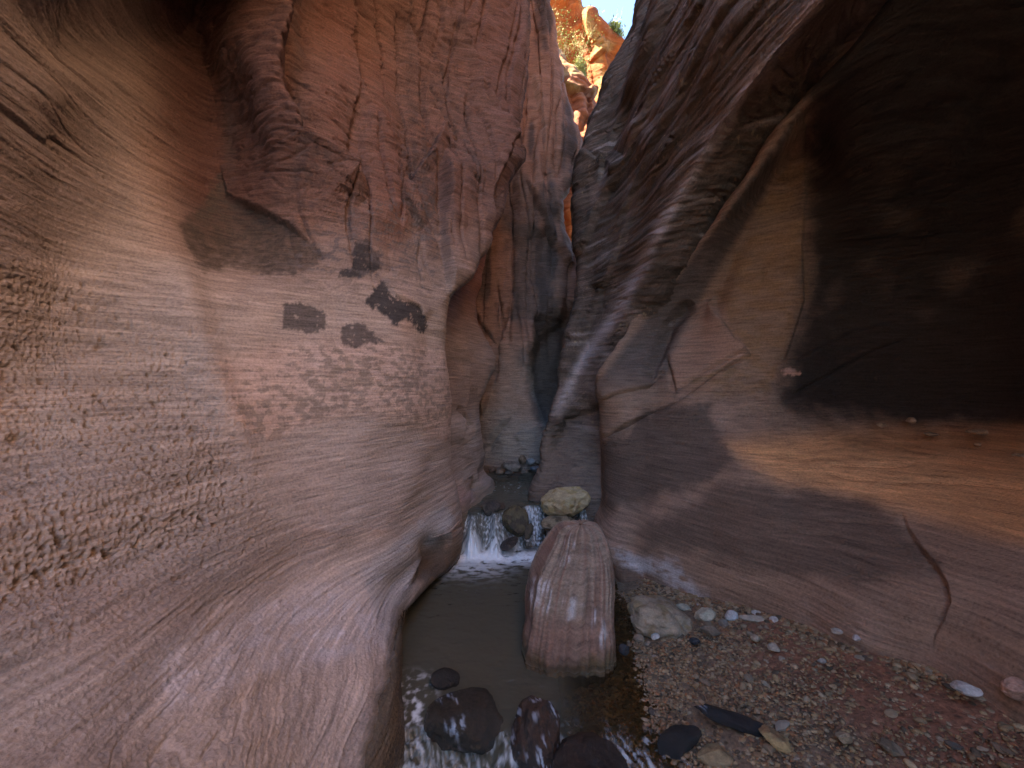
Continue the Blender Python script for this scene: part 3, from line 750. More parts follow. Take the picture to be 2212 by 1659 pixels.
def rb_paint(p, n, q):
    base = np.tile(np.array([.26, .155, .100], np.float32), (len(p), 1))
    qn = q + 26 * np.stack([fbm(p * 6 + 2, 5), fbm(p * 6 + 40, 5)], 1)
    nz = fbm(p * np.array([7, 5, 12]) + 3, 4)
    base = mixc(base, (.29, .18, .125), sstep(0, .4, fbm(p * 1.5 + 2, 3)))
    gold = region(qn, [(1520, 690), (1575, 590), (1630, 470), (1680, 370), (1728, 300), (1742, 380), (1734, 520), (1740, 640), (1700, 760), (1660, 850), (1570, 850), (1500, 850), (1480, 770)], 14)
    base = mixc(base, (.25, .135, .066), gold * (.35 + .55 * sstep(-.25, .3, nz)))
    tri = region(qn, [(1540, 645), (1622, 768), (1455, 845), (1440, 775), (1500, 690)], 6)
    base = mixc(base, (.33, .185, .12), tri * .85)
    # shade of the alcove painted near black into the rock colour
    alcove_shade = region(qn, [(1740, 240), (1745, 500), (1742, 640), (1705, 760), (1685, 850), (1690, 890), (1800, 900), (2000, 930), (2400, 930), (2600, -600), (1760, -600)], 38)
    base = mixc(base, (.017, .012, .009), alcove_shade * (.93 - .25 * sstep(.2, .5, fbm(p * 1.4 + 70, 3))))
    chip = region(qn, [(1692, 800), (1726, 804), (1722, 815), (1698, 812)], 2)
    base = mixc(base, (.42, .22, .15), chip)
    # orange rock of the alcove floor, with its warm bounce glow painted in
    fl = region(q, [(1560, 960), (1800, 930), (2300, 930), (2600, 1200), (2230, 1180), (1900, 1090), (1680, 1040)], 30)
    base = mixc(base, (.60, .28, .115), fl * .85)
    # dark varnish skins over the slope
    dk = region(qn, [(1300, 965), (1420, 880), (1530, 870), (1560, 960), (1590, 1010), (1500, 1050), (1400, 1080), (1305, 1110)], 16)
    base = mixc(base, (.10, .068, .050), dk * .85)
    dk = region(qn, [(1380, 1150), (1480, 1090), (1600, 1040), (1700, 1060), (1880, 1075), (1960, 1150), (2030, 1230), (1900, 1260), (1700, 1240), (1500, 1200), (1400, 1180)], 22)
    base = mixc(base, (.11, .070, .048), dk * .8)
    up = sstep(880, 780, q[:, 1]) * region(q, [(1290, 830), (1600, 420), (1720, 250), (1650, 420), (1540, 600), (1450, 760), (1440, 860), (1300, 960)], 10)
    base = mixc(base, (.10, .074, .06), up * .85)
    st = pn(np.stack([p[:, 0] * 2, p[:, 1] * 1.0, p[:, 2] * 30], 1) + 5)
    base *= (1 + .2 * st)[:, None]
    st = pn(np.stack([p[:, 0] * 9, p[:, 1] * 3, p[:, 2] * 90], 1) + 15)
    base *= (1 + .16 * st)[:, None]
    # mineral bloom and damp along the foot
    pm = region(qn, [(1325, 1190), (1380, 1195), (1470, 1215), (1500, 1270), (1570, 1318), (1480, 1290), (1420, 1250), (1350, 1230)], 16)
    base = mixc(base, (.46, .40, .37), pm * sstep(-.2, .2, nz + .3 * fbm(p * 18, 3)) * .75)
    dm = region(qn, [(1310, 1215), (1360, 1235), (1440, 1275), (1430, 1300), (1330, 1270)], 8)
    base = mixc(base, (.16, .085, .05), dm * .8)
    vein = 1 - sstep(0, .03, np.abs(pn(p * 5 + 77)))
    base = mixc(base, (.40, .30, .25), vein * .0 * sstep(.0, .3, pn(p * 2 + 7)))
    return base, dm * .3


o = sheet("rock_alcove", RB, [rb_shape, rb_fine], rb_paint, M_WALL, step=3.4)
tag(o, "smooth rounded sandstone slope under a black shadowed alcove beside the gravel bank", "rock wall", "canyon walls")

# ------------------------------------------------------------------ sunlit cliffs beyond the slot
FC = [
    [W(-2, 42, 30), W(3, 40, 25), W(6, 38, 22.5), W(7, 38, 20), W(8.0, 38, 18.5), W(9, 38, 17.5), W(11, 38, 15), W(16, 36, 15)],
    [W(-2, 27, 27.5), (1175, -90, 25), (1228, -20, 25), (1246, 12, 25), (1262, 50, 25), (1286, 80, 25), (1318, 96, 25), (1420, 140, 26)],
    [W(-3, 24, 22), (1175, 10, 24), (1222, 50, 24.2), (1242, 70, 24), (1260, 92, 24), (1284, 112, 24.2), (1316, 130, 24.2), (1420, 180, 25)],
    [W(-3, 24, 18), (1195, 100, 24), (1232, 120, 24.2), (1256, 130, 24.2), (1276, 140, 23.8), (1296, 150, 24.4), (1322, 165, 24), (1420, 220, 25)],
    [W(-3, 24, 14), (1195, 200, 24), (1232, 210, 24), (1258, 215, 24.2), (1276, 215, 23.8), (1296, 215, 24.2), (1320, 220, 24), (1420, 280, 25)],
    [W(-3, 24, 6), (1195, 500, 23.8), (1232, 500, 24), (1258, 500, 24), (1276, 500, 23.8), (1296, 500, 24), (1320, 500, 24), (1420, 500, 25)],
    [W(-3, 24, -2), (1195, 900, 23.8), (1232, 900, 24), (1258, 900, 24), (1276, 900, 23.8), (1296, 900, 24), (1320, 900, 24), (1420, 900, 25)],
]


def fc_shape(p, n, q):
    h = .5 * fbm(np.stack([p[:, 0] * .35, p[:, 1] * .2, p[:, 2] * .18], 1), 3)
    h += ledge(q, [(1256, 20), (1268, 70), (1278, 120), (1283, 190), (1280, 240)], .9, 20, 3, -1)
    h += ledge(q, [(1300, 82), (1306, 110), (1304, 140)], .8, 16, 3, 1)
    return h


def fc_fine(p, n, q):
    return .14 * np.abs(pn(np.stack([p[:, 0] * .5, p[:, 1] * .5, p[:, 2] * 2.6], 1))) + .09 * fbm(p * 1.3, 4)


def fc_paint(p, n, q):
    base = np.tile(np.array([.28, .056, .004], np.float32), (len(p), 1))
    pale = region(q + 4 * np.stack([fbm(p * .8, 3), fbm(p * .8 + 9, 3)], 1), [(1240, -60), (1262, 0), (1284, 50), (1302, 80), (1330, 96), (1318, 112), (1300, 112), (1302, 150), (1322, 160), (1320, 220), (1286, 220), (1292, 130), (1272, 90), (1258, 40)], 6)
    base = mixc(base, (.34, .17, .045), pale * .55)  # sunlit edge of the cliff painted paler
    vs = sstep(.05, .4, pn(np.stack([p[:, 0] * 1.6, p[:, 1], p[:, 2] * .25], 1)))
    base = mixc(base, (.42, .13, .04), vs * .6 * (1 - pale))
    st = pn(np.stack([p[:, 0] * .4, p[:, 1] * .4, p[:, 2] * 3.2], 1))
    base *= (1 + .5 * st)[:, None]
    return base, np.zeros(len(p))


o = sheet("far_cliff", FC, [fc_shape, fc_fine], fc_paint, M_FAR, step=1.5)
tag(o, "bright orange sunlit cliff under the blue sky in the gap", "cliff", "canyon walls")

PL = [
    [(1180, 105, 15), (1200, 104, 14.5), (1222, 118, 14.3), (1240, 150, 14.5), (1252, 180, 15.5), (1240, 190, 18)],
    [(1180, 118, 13), (1202, 116, 13.6), (1226, 130, 13.6), (1243, 158, 13.9), (1256, 192, 15), (1250, 200, 17)],
    [(1180, 150, 12.5), (1205, 150, 13.2), (1230, 160, 13.2), (1250, 182, 13.5), (1262, 206, 14.5), (1255, 210, 17)],
    [(1180, 205, 12.2), (1205, 205, 12.8), (1230, 208, 12.8), (1252, 214, 13.2), (1272, 220, 14.0), (1262, 225, 17)],
    [(1180, 240, 12.0), (1210, 240, 12.9), (1232, 242, 12.4), (1252, 244, 13.0), (1275, 246, 13.8), (1262, 250, 17)],
    [(1180, 290, 11.8), (1212, 290, 12.8), (1236, 290, 12.2), (1254, 290, 12.6), (1270, 286, 13.4), (1258, 286, 17)],
    [(1180, 350, 11.6), (1215, 350, 12.2), (1238, 350, 12.0), (1254, 350, 12.4), (1262, 340, 13.0), (1256, 340, 17)],
    [(1180, 480, 11.4), (1215, 480, 11.8), (1238, 480, 11.6), (1254, 480, 12.0), (1275, 480, 12.8), (1275, 480, 17)],
    [(1180, 620, 11), (1215, 620, 11.2), (1238, 620, 11.2), (1260, 620, 11.5), (1290, 620, 12.4), (1290, 620, 17)],
    [(1180, 1050, 10.4), (1215, 1050, 10.6), (1238, 1050, 10.6), (1270, 1050, 10.8), (1320, 1050, 11.4), (1330, 1050, 17)],
]


def pl_shape(p, n, q):
    h = ledge(q, [(1234, 205), (1240, 240), (1232, 290), (1236, 330)], .35, 22, 2.5, -1)
    h += ledge(q, [(1262, 218), (1252, 250), (1246, 290), (1240, 330)], .3, 16, 2.5, -1)
    h += ledge(q, [(1214, 204), (1240, 210), (1272, 220)], .35, 30, 2.5, -1)
    h += bumpy(q, (1228, 270), (8, 26), -.9)
    return h + .25 * fbm(p * .8, 3)


def pl_fine(p, n, q):
    return .14 * np.abs(pn(np.stack([p[:, 0] * .6, p[:, 1] * .6, p[:, 2] * 4.5], 1))) + .06 * fbm(p * 2.5, 3)


def pl_paint(p, n, q):
    base = np.tile(np.array([.21, .055, .015], np.float32), (len(p), 1))
    base = mixc(base, (.30, .155, .055), sstep(215, 190, q[:, 1] + 9 * fbm(p * 1.2, 3)) * sstep(-.15, .15, pn(np.stack([p[:, 0] * .5, p[:, 1] * .5, p[:, 2] * 3.6], 1) + 3)))  # sunlit top painted pale, shaded lower part kept dark red
    st = pn(np.stack([p[:, 0] * .5, p[:, 1] * .5, p[:, 2] * 5], 1))
    base *= (1 + .35 * st)[:, None]
    base = mixc(base, (.36, .085, .012), sstep(420, 470, q[:, 1]) * .8)  # bounce glow deep in the slot painted as brighter orange
    return base, np.zeros(len(p))


o = sheet("rock_pillar", PL, [pl_shape, pl_fine], pl_paint, M_FAR, step=1.3)
tag(o, "banded pale topped rock pillar standing in front of the sunlit cliff", "cliff", "canyon walls")

# ------------------------------------------------------------------ stream bed, gravel bank, water
M_BED = rock_mat("stream_bed", (30, 30, 30), 0.8, 0.01, rough=.7, fine=60, var=.5)


def bed_z(x, y):
    xe = .66 + .10 * sstep(1.95, 1.6, y) + .05 * np.sin(y * 3) + .12 * sstep(2.4, 2.9, y)
    z = .185 * (x - xe)
    z = np.where(x < xe, .16 * (x - xe) - .0, z)
    ch = sstep(.35, -.05, x - .0) * .22
    z = z - ch
    up = sstep(3.7, 4.3, y)
    z = z * (1 - up) + up * np.clip(.06 + 0.0 * x, -1, 1)
    z = np.maximum(z, -.36)
    z = np.where((x > xe) & (y < 3.7), np.minimum(z, .42), z)
    far = sstep(5.55, 6.0, y)
    return z + far * .26


gx = np.concatenate([np.linspace(-3, -.7, 12)[:-1], np.linspace(-.7, 2.3, 260), np.linspace(2.3, 5, 12)[1:]])
gy = np.concatenate([np.linspace(-6, .9, 30)[:-1], np.linspace(.9, 3.6, 240), np.linspace(3.6, 8, 60)[1:], np.linspace(8, 30, 14)[1:]])
X, Y = np.meshgrid(gx, gy)
p = np.stack([X.ravel(), Y.ravel(), bed_z(X.ravel(), Y.ravel())], 1)
p[:, 2] += .018 * fbm(p * 5, 4) + .007 * fbm(p * 28, 3)
n, m = X.shape
idx = np.arange(n * m).reshape(n, m)
Q = np.stack([idx[:-1, :-1], idx[:-1, 1:], idx[1:, 1:], idx[1:, :-1]], -1).reshape(-1, 4)
ground = mesh_from("ground", p, Q, M_BED)
base = np.tile(np.array([.15, .098, .062], np.float32), (len(p), 1))
red = sstep(1.1, 1.75, p[:, 0] + .25 * (2.4 - p[:, 1]) * 0 + .35 * fbm(p * 1.7, 3) + .25 * sstep(1.6, 2.4, p[:, 1]))
base = mixc(base, (.20, .085, .048), red * .85)
base = mixc(base, (.13, .10, .065), sstep(.06, -.02, p[:, 2]))
set_attr(ground.data, "tint", base)
set_attr(ground.data, "wet", sstep(.06, .0, p[:, 2]) * .5, False)
tag(ground, kind="structure")


def water_z(x, y):
    lip = 4.16 + .07 * np.sin(x * 9) + .04 * np.sin(x * 23 + 1) + .10 * sstep(.05, .25, x) - .1 * sstep(-.2, -.4, x)
    t = sstep(lip - .36, lip, y + .05 * np.sin(x * 31))
    z = .30 * t
    near = sstep(1.98, 1.62, y + .18 * sstep(-.25, .1, x) - .5 * sstep(.15, .6, x) * 0 + .08 * np.sin(x * 11))
    return z - .15 * near * sstep(.75, .35, x)


gx = np.linspace(-1.0, 1.05, 420)
gy = np.concatenate([np.linspace(-1, 1.2, 40)[:-1], np.linspace(1.2, 2.35, 300)[:-1], np.linspace(2.35, 3.55, 160)[:-1], np.linspace(3.55, 4.4, 240)[:-1], np.linspace(4.4, 7.2, 180)])
X, Y = np.meshgrid(gx, gy)
x, y = X.ravel(), Y.ravel()
z = water_z(x, y)
P0 = np.stack([x, y, z], 1)
# turbulence by place
eps = .01
slope = np.abs(water_z(x, y + eps) - water_z(x, y - eps)) / (2 * eps)
fall = sstep(.25, .8, slope) * (y > 3)
fnear = sstep(.08, .35, slope) * (y < 2.4)
pool = np.exp(-((y - 3.72) / .16) ** 2) * (y < 4.1) * sstep(.40, .30, x)
pool = np.maximum(pool, .55 * np.exp(-((y - 3.55) / .20) ** 2) * sstep(.2, -.25, x))
z += .0040 * fbm(np.stack([x * 9, y * 14, 0 * x], 1), 3) + .0016 * fbm(np.stack([x * 30, y * 40, 0 * x], 1), 2)
rif = np.exp(-((y - 5.0) / .25) ** 2)
z += (rif * .012 + pool * .03 + fnear * .030 + .010 * sstep(2.0, 1.7, y)) * fbm(np.stack([x * 16, y * 16, 0 * x], 1) + 3, 4)
z += fall * .06 * fbm(np.stack([x * 26, y * 5, z * 4], 1) + 8, 3)
foam = pool * sstep(-.28, .25, fbm(np.stack([x * 11, y * 22, 0 * x], 1) + 1, 4) + .55 * pool - .1)
foam = np.maximum(foam, fall * (.06 + .75 * sstep(-.2, .5, .75 * fbm(np.stack([x * 55, y * 30, z * 34], 1) + 5, 4) + .6 * pn(np.stack([x * 8, y * 3, z * 3], 1) + 2))))
foam = np.maximum(foam, rif * sstep(.28, .5, fbm(np.stack([x * 18, y * 26, 0 * x], 1) + 15, 3)) * .5)
foam = np.maximum(foam, fnear * sstep(-.05, .45, fbm(np.stack([x * 40 + y * 12, y * 14, 0 * x], 1) + 25, 4)) * .55)
fm2 = np.maximum(sstep(1.9, 1.6, y) * sstep(-.05, -.3, x), sstep(2.3, 2.1, y) * sstep(-.33, -.42, x))
foam = np.maximum(foam, fm2 * sstep(-.05, .5, fbm(np.stack([x * 22, y * 16, 0 * x], 1) + 35, 4)) * .8)
foam = np.maximum(foam, .5 * sstep(1.95, 1.7, y) * sstep(.12, .5, fbm(np.stack([x * 30 + y * 10, y * 18, 0 * x], 1) + 45, 4)) * sstep(.95, .6, x))
n, m = X.shape
idx = np.arange(n * m).reshape(n, m)
Q = np.stack([idx[:-1, :-1], idx[:-1, 1:], idx[1:, 1:], idx[1:, :-1]], -1).reshape(-1, 4)

mw, nt, b = new_mat("stream_water")
N_, L_ = nt.nodes, nt.links
fa = N_.new("ShaderNodeAttribute"); fa.attribute_name = "foam"
da = N_.new("ShaderNodeAttribute"); da.attribute_name = "murk"
out = N_["Material Output"]
b.inputs["Base Color"].default_value = (.074, .069, .049, 1)
b.inputs["Roughness"].default_value = .04
b.inputs["IOR"].default_value = 1.33
tr = N_.new("ShaderNodeBsdfTransparent"); tr.inputs[0].default_value = (.60, .50, .34, 1)
gl = N_.new("ShaderNodeBsdfGlossy"); gl.inputs["Roughness"].default_value = .04
fr = N_.new("ShaderNodeFresnel"); fr.inputs["IOR"].default_value = 1.33
mx1 = N_.new("ShaderNodeMixShader"); L_.new(fr.outputs[0], mx1.inputs[0]); L_.new(tr.outputs[0], mx1.inputs[1]); L_.new(gl.outputs[0], mx1.inputs[2])
mx2 = N_.new("ShaderNodeMixShader"); L_.new(da.outputs["Fac"], mx2.inputs[0]); L_.new(mx1.outputs[0], mx2.inputs[1]); L_.new(b.outputs[0], mx2.inputs[2])
df = N_.new("ShaderNodeBsdfDiffuse"); df.inputs[0].default_value = (.75, .78, .80, 1)
mx3 = N_.new("ShaderNodeMixShader"); L_.new(fa.outputs["Fac"], mx3.inputs[0]); L_.new(mx2.outputs[0], mx3.inputs[1]); L_.new(df.outputs[0], mx3.inputs[2])
L_.new(mx3.outputs[0], out.inputs["Surface"])
tc = N_.new("ShaderNodeTexCoord")
wnz = N_.new("ShaderNodeTexNoise"); wnz.inputs["Scale"].default_value = 26; wnz.inputs["Detail"].default_value = 4
L_.new(tc.outputs["Object"], wnz.inputs["Vector"])
wb = N_.new("ShaderNodeBump"); wb.inputs["Strength"].default_value = .18; wb.inputs["Distance"].default_value = .02
L_.new(wnz.outputs[0], wb.inputs["Height"])
for nd in (b, gl, fr):
    L_.new(wb.outputs[0], nd.inputs["Normal"])
water = mesh_from("water", np.stack([x, y, z], 1), Q, mw)
set_attr(water.data, "foam", np.clip(foam, 0, 1), False)
depth = z - bed_z(x, y)
murk = sstep(.0, .16, depth) * .95
set_attr(water.data, "murk", np.clip(murk, 0, 1), False)
tag(water, kind="structure")

# ------------------------------------------------------------------ boulders and stones
def icosphere(sub):
    t = (1 + 5 ** .5) / 2
    V = [(-1, t, 0), (1, t, 0), (-1, -t, 0), (1, -t, 0), (0, -1, t), (0, 1, t), (0, -1, -t), (0, 1, -t), (t, 0, -1), (t, 0, 1), (-t, 0, -1), (-t, 0, 1)]
    Fc = [(0, 11, 5), (0, 5, 1), (0, 1, 7), (0, 7, 10), (0, 10, 11), (1, 5, 9), (5, 11, 4), (11, 10, 2), (10, 7, 6), (7, 1, 8), (3, 9, 4), (3, 4, 2), (3, 2, 6), (3, 6, 8), (3, 8, 9), (4, 9, 5), (2, 4, 11), (6, 2, 10), (8, 6, 7), (9, 8, 1)]
    V = [np.array(v) / np.linalg.norm(v) for v in V]
    for _ in range(sub):
        mid = {}
        nf = []

        def mp(a, b_):
            k = (min(a, b_), max(a, b_))
            if k not in mid:
                v = V[a] + V[b_]
                V.append(v / np.linalg.norm(v)); mid[k] = len(V) - 1
            return mid[k]
        for a, b_, c in Fc:
            ab, bc, ca = mp(a, b_), mp(b_, c), mp(c, a)
            nf += [(a, ab, ca), (b_, bc, ab), (c, ca, bc), (ab, bc, ca)]
        Fc = nf
    return np.array(V, np.float32), np.array(Fc, np.int32)


ICO = {k: icosphere(k) for k in (1, 2, 3, 5)}


def rock_shape(sub, seed, facets=9, lump=.16, cut=.82, soft=.06):
    """unit pebble: sphere cut by random planes, then roughened"""
    V, T = ICO[sub]
    r = np.random.default_rng(seed)
    V = V.copy()
    for k in range(facets):
        d = r.normal(size=3); d /= np.linalg.norm(d)
        c = cut + r.uniform(-.17, .12)
        s = V @ d
        over = np.maximum(s - c, 0)
        V = V - np.outer(over * (1 - soft), d)
    nrm = V / np.linalg.norm(V, axis=1)[:, None]
    V = V + nrm * (lump * fbm(V * 1.2 + seed * 3.7, 3) + .055 * fbm(V * 4 + seed, 4) + .018 * fbm(V * 15 + seed, 3))[:, None]
    return V.astype(np.float32), T


def rot_xyz(rx, ry, rz):
    cx_, sx = math.cos(rx), math.sin(rx); cy_, sy = math.cos(ry), math.sin(ry); cz, sz = math.cos(rz), math.sin(rz)
    A = np.array([[1, 0, 0], [0, cx_, -sx], [0, sx, cx_]]); B = np.array([[cy_, 0, sy], [0, 1, 0], [-sy, 0, cy_]]); C_ = np.array([[cz, -sz, 0], [sz, cz, 0], [0, 0, 1]])
    return C_ @ B @ A


def rock(name, c, size, rot, seed, tint, label, cat="rock", group=None, mat=None, tint2=None, sub=5, wet=0.0, wetline=None, facets=9, lump=.16, cut=.82, paint=None):
    """one loose stone; c = centre, size = half extents, rot in degrees"""
    V, T = rock_shape(sub, seed, facets, lump, cut)
    if c[0] > .66 and c[1] < 2.7 and (c[2] < .6):      # stones of the bank sit on it, half sunk at most
        c = (c[0], c[1], max(c[2], float(bed_z(np.array(c[0]), np.array(c[1]))) + .4 * size[2]))
    Vw = (V * np.array(size)) @ rot_xyz(*[R(a) for a in rot]).T
    o = mesh_from(name, Vw, T, mat or M_STONE)
    o.location = c
    wpos = Vw + np.array(c)
    col = np.tile(np.array(tint, np.float32), (len(V), 1))
    nz = fbm(wpos * 14 + seed, 4)
    col = mixc(col, tint2 if tint2 is not None else np.array(tint) * .55, sstep(-.05, .35, nz))
    w = np.full(len(V), wet)
    if wetline is not None:
        k = sstep(wetline + .05, wetline, wpos[:, 2] + .02 * nz)
        col = mixc(col, np.array([.07, .055, .035]), k * .8)
        w = np.maximum(w, k * .9)
    if paint:
        col = paint(wpos, col, nz)
    set_attr(o.data, "tint", np.clip(col, .004, .9)); set_attr(o.data, "wet", w, False)
    tag(o, label, cat, group)
    return o


def at(px, py, Yd):
    return np.array(ray(px, py, Yd))


def sky_glints(wp, col, nz):
    """broken sky reflections painted into the colour of a wet rock"""
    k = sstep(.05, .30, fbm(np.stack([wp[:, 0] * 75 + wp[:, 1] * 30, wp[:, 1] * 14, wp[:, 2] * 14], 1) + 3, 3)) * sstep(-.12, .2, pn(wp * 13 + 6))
    return mixc(col, (.50, .57, .68), k * .75)  # pale blue streaks stand for sky mirrored in the wet surface


# the ribbed boulder in the pool
RINGS = [(-.25, .31, 2.44, .27, .28), (-.02, .318, 2.46, .268, .27), (.08, .322, 2.49, .272, .285), (.18, .335, 2.55, .268, .285), (.28, .360, 2.63, .255, .275),
         (.36, .385, 2.70, .235, .25), (.43, .415, 2.76, .205, .215), (.49, .440, 2.82, .170, .165), (.535, .452, 2.86, .145, .13), (.556, .458, 2.88, .11, .095), (.562, .46, 2.885, .06, .05), (.563, .46, 2.885, .012, .01)]
RG = np.array(RINGS)
Wv = cr_weights(len(RG), [14] * (len(RG) - 1))
RG = Wv @ RG
na = 260
th = np.linspace(0, 2 * np.pi, na, endpoint=False)
c, s = np.cos(th), np.sin(th)
ex = 2 / 3.3
ux, uy = np.sign(c) * np.abs(c) ** ex, np.sign(s) * np.abs(s) ** ex
V = np.stack([RG[:, 1:2] + RG[:, 3:4] * ux, RG[:, 2:3] + RG[:, 4:5] * uy, np.repeat(RG[:, 0:1], na, 1)], -1)
nr_ = len(RG)
p = V.reshape(-1, 3)
du = np.roll(V, -1, 1) - np.roll(V, 1, 1); dv = np.gradient(V, axis=0)
nrm = np.cross(du, dv); nrm /= np.linalg.norm(nrm, axis=2, keepdims=True) + 1e-9
nrm = nrm.reshape(-1, 3)
q = project(p)
# vertical ribs fanning down the front
u = (p[:, 0] - np.interp(p[:, 2], RG[:, 0], RG[:, 1])) / np.interp(p[:, 2], RG[:, 0], RG[:, 3])
uu = u + .05 * pn(p * 4)
rib = sstep(.0, .34, np.abs(pn(np.stack([uu * 5.6 + .3, p[:, 1] * .8, p[:, 2] * .9], 1))))
rib2 = pn(np.stack([uu * 19, 0 * u + 1.5, p[:, 2] * 1.6], 1))
h = .026 * (rib - .6) * np.clip(.85 + 1.2 * pn(p * 2.5 + 4), .1, 2) + .010 * rib2 + .035 * fbm(p * 3, 4) + .003 * fbm(p * 40, 3)
h += groove(q, [(1250, 1128), (1256, 1160), (1258, 1190)], .03, 9)
h *= sstep(.6, .5, p[:, 2])
p = p + nrm * h[:, None]
idx = np.arange(nr_ * na).reshape(nr_, na)
nx = np.roll(idx, -1, 1)
Q = np.stack([idx[:-1], nx[:-1], nx[1:], idx[1:]], -1).reshape(-1, 4)
boulder = mesh_from("boulder", p, Q, M_WALL)
q = project(p)
col = np.tile(np.array([.27, .205, .152], np.float32), (len(p), 1))
nz = fbm(p * 11 + 2, 4)
col = mixc(col, (.24, .13, .095), sstep(.0, .35, rib2) * .6)
col = mixc(col, (.13, .070, .050), sstep(.5, .12, rib) * .65 * np.clip(.6 + 1.5 * pn(p * 6), 0, 1))
col = mixc(col, (.22, .125, .088), sstep(.30, .16, p[:, 2] + .04 * nz) * .8)
qn = q + 14 * np.stack([fbm(p * 14, 3), fbm(p * 14 + 9, 3)], 1)
for poly in ([(1150, 1245), (1180, 1240), (1190, 1270), (1165, 1300), (1148, 1310), (1140, 1285)], [(1185, 1275), (1205, 1270), (1190, 1320), (1170, 1330)], [(1205, 1300), (1222, 1296), (1215, 1330), (1205, 1330)],
             [(1232, 1290), (1256, 1290), (1246, 1345), (1222, 1340)], [(1252, 1310), (1264, 1300), (1268, 1330), (1254, 1355)], [(1276, 1310), (1300, 1330), (1310, 1370), (1296, 1400), (1282, 1360), (1270, 1330)], [(1225, 1130), (1240, 1180), (1215, 1230), (1205, 1200)]):
    col = mixc(col, (.50, .47, .46), region(qn, poly, 7) * .85 * sstep(-.15, .12, fbm(np.stack([uu * 15, p[:, 1] * 2, p[:, 2] * 3.2], 1) + 7, 5) + .25 * (rib - .5)))
alg = sstep(.12, .03, p[:, 2] + .05 * nz)
col = mixc(col, (.10, .07, .03), alg * .85)
set_attr(boulder.data, "tint", np.clip(col * (1 + .2 * rib2)[:, None], .01, .9))
set_attr(boulder.data, "wet", sstep(.07, .0, p[:, 2]), False)
tag(boulder, "large ribbed red boulder with white mineral streaks standing in the pool", "boulder")

# stones by the waterfall
rock("boulder", at(1219, 1081, 4.15), (.235, .19, .165), (0, -10, -8), 24, (.42, .33, .19), "pale yellow cream boulder wedged above the waterfall's right side", "boulder", tint2=(.34, .25, .11), lump=.2)
rock("rock", at(1207, 1130, 4.0), (.165, .13, .075), (0, -4, 5), 22, (.24, .19, .12), "flat tan rock lying under the pale yellow boulder", "rock", tint2=(.10, .075, .045), wetline=.1, lump=.1)
rock("rock", at(1113, 1127, 4.0), (.135, .13, .150), (0, 10, 0), 23, (.10, .075, .035), "round dark olive rock in the middle of the waterfall", "rock", mat=M_WET, tint2=(.05, .035, .02), wet=.4, facets=6, lump=.12)
rock("rock", at(1099, 1174, 3.78), (.085, .08, .042), (0, -28, 10), 24, (.05, .037, .03), "black wedge of wet rock at the waterfall's foot in white foam", "rock", mat=M_WET, wet=.8)
rock("rock", at(1142, 1150, 3.85), (.04, .045, .085), (0, 18, 0), 25, (.08, .06, .035), "narrow dark rock leaning on the round olive one", "rock", mat=M_WET, wet=.7)
rock("rock", at(1203, 1158, 3.72), (.055, .05, .042), (0, 10, 30), 26, (.13, .10, .06), "small brown rock behind the ribbed boulder's shoulder", "rock", wetline=.05)
rock("rock", at(1192, 1180, 3.6), (.05, .045, .032), (0, 0, 0), 27, (.24, .15, .055), "small yellow brown rock at the edge of the foam", "rock", wetline=.01)
rock("rock", at(1058, 1096, 4.1), (.10, .085, .075), (0, 0, 20), 28, (.06, .045, .035), "black wet rock on the waterfall's left brink", "rock", mat=M_WET, wet=.9)
rock("rock", at(1080, 1096, 4.16), (.06, .05, .06), (0, 0, 50), 29, (.07, .04, .025), "small dark red wet rock at the brink", "rock", mat=M_WET, wet=.9)
rock("rock", at(1178, 1035, 5.0), (.05, .05, .035), (0, 0, 0), 30, (.22, .17, .13), "small grey stone in the water at the foot of the brown wall", "rock", wetline=.3)

# half buried boulder on the bank
rock("boulder", at(1422, 1336, 2.62), (.185, .16, .10), (6, 10, -25), 43, (.25, .19, .13), "half buried tan boulder in the gravel behind the ribbed boulder", "boulder", tint2=(.20, .14, .075), lump=.3, wetline=.02, facets=5, cut=.9)

# wet rocks of the near rapid
rock("rock", at(1008, 1552, 1.93) + (0, 0, -.01), (.185, .15, .078), (10, 6, 20), 51, (.026, .018, .010), "broad dark brown wet rock splitting the near rapid", "rock", mat=M_WET, tint2=(.012,.009,.006), wet=1.0, facets=6, lump=.12, paint=lambda w, c, z: mixc(sky_glints(w, c, z), c[0], sstep(.38, .12, pn(w * 7 + 2))))
rock("rock", at(1160, 1592, 1.78), (.10, .14, .12), (20, 25, 30), 52, (.04,.018,.009), "reddish wet rock with sky glints painted over it", "rock", mat=M_WET, tint2=(.02,.01,.006), wet=1.0, facets=5, cut=.9, paint=sky_glints)
rock("rock", at(962, 1462, 2.16) + (0, 0, -.01), (.075, .06, .04), (0, 10, 20), 53, (.022,.017,.012), "small dark rock breaking the water beside the left bank", "rock", mat=M_WET, wet=.8)
rock("rock", at(1275, 1660, 1.62), (.14, .13, .08), (0, 0, 10), 54, (.022, .012, .008), "smooth dark red rock awash near the bottom edge", "rock", mat=M_WET, wet=1.0, facets=5)
rock("rock", at(1468, 1594, 1.78) + (0, 0, -.012), (.10, .06, .045), (0, -14, 15), 55, (.014, .013, .013), "black wet rock where the shallows meet the rapid", "rock", mat=M_WET, tint2=(.008, .008, .008), wet=.9)
rock("rock", at(1598, 1557, 1.80) + (0, 0, -.008), (.165, .038, .024), (0, 8, -22), 56, (.012, .012, .014), "long black glossy rock lying at the water's edge", "rock", mat=M_WET, tint2=(.008, .008, .009), wet=1.0, facets=5, cut=.9, lump=.3, paint=lambda w, c, z: mixc(sky_glints(w, c, z), c[0], sstep(.25, .05, pn(w * 8 + 4))))
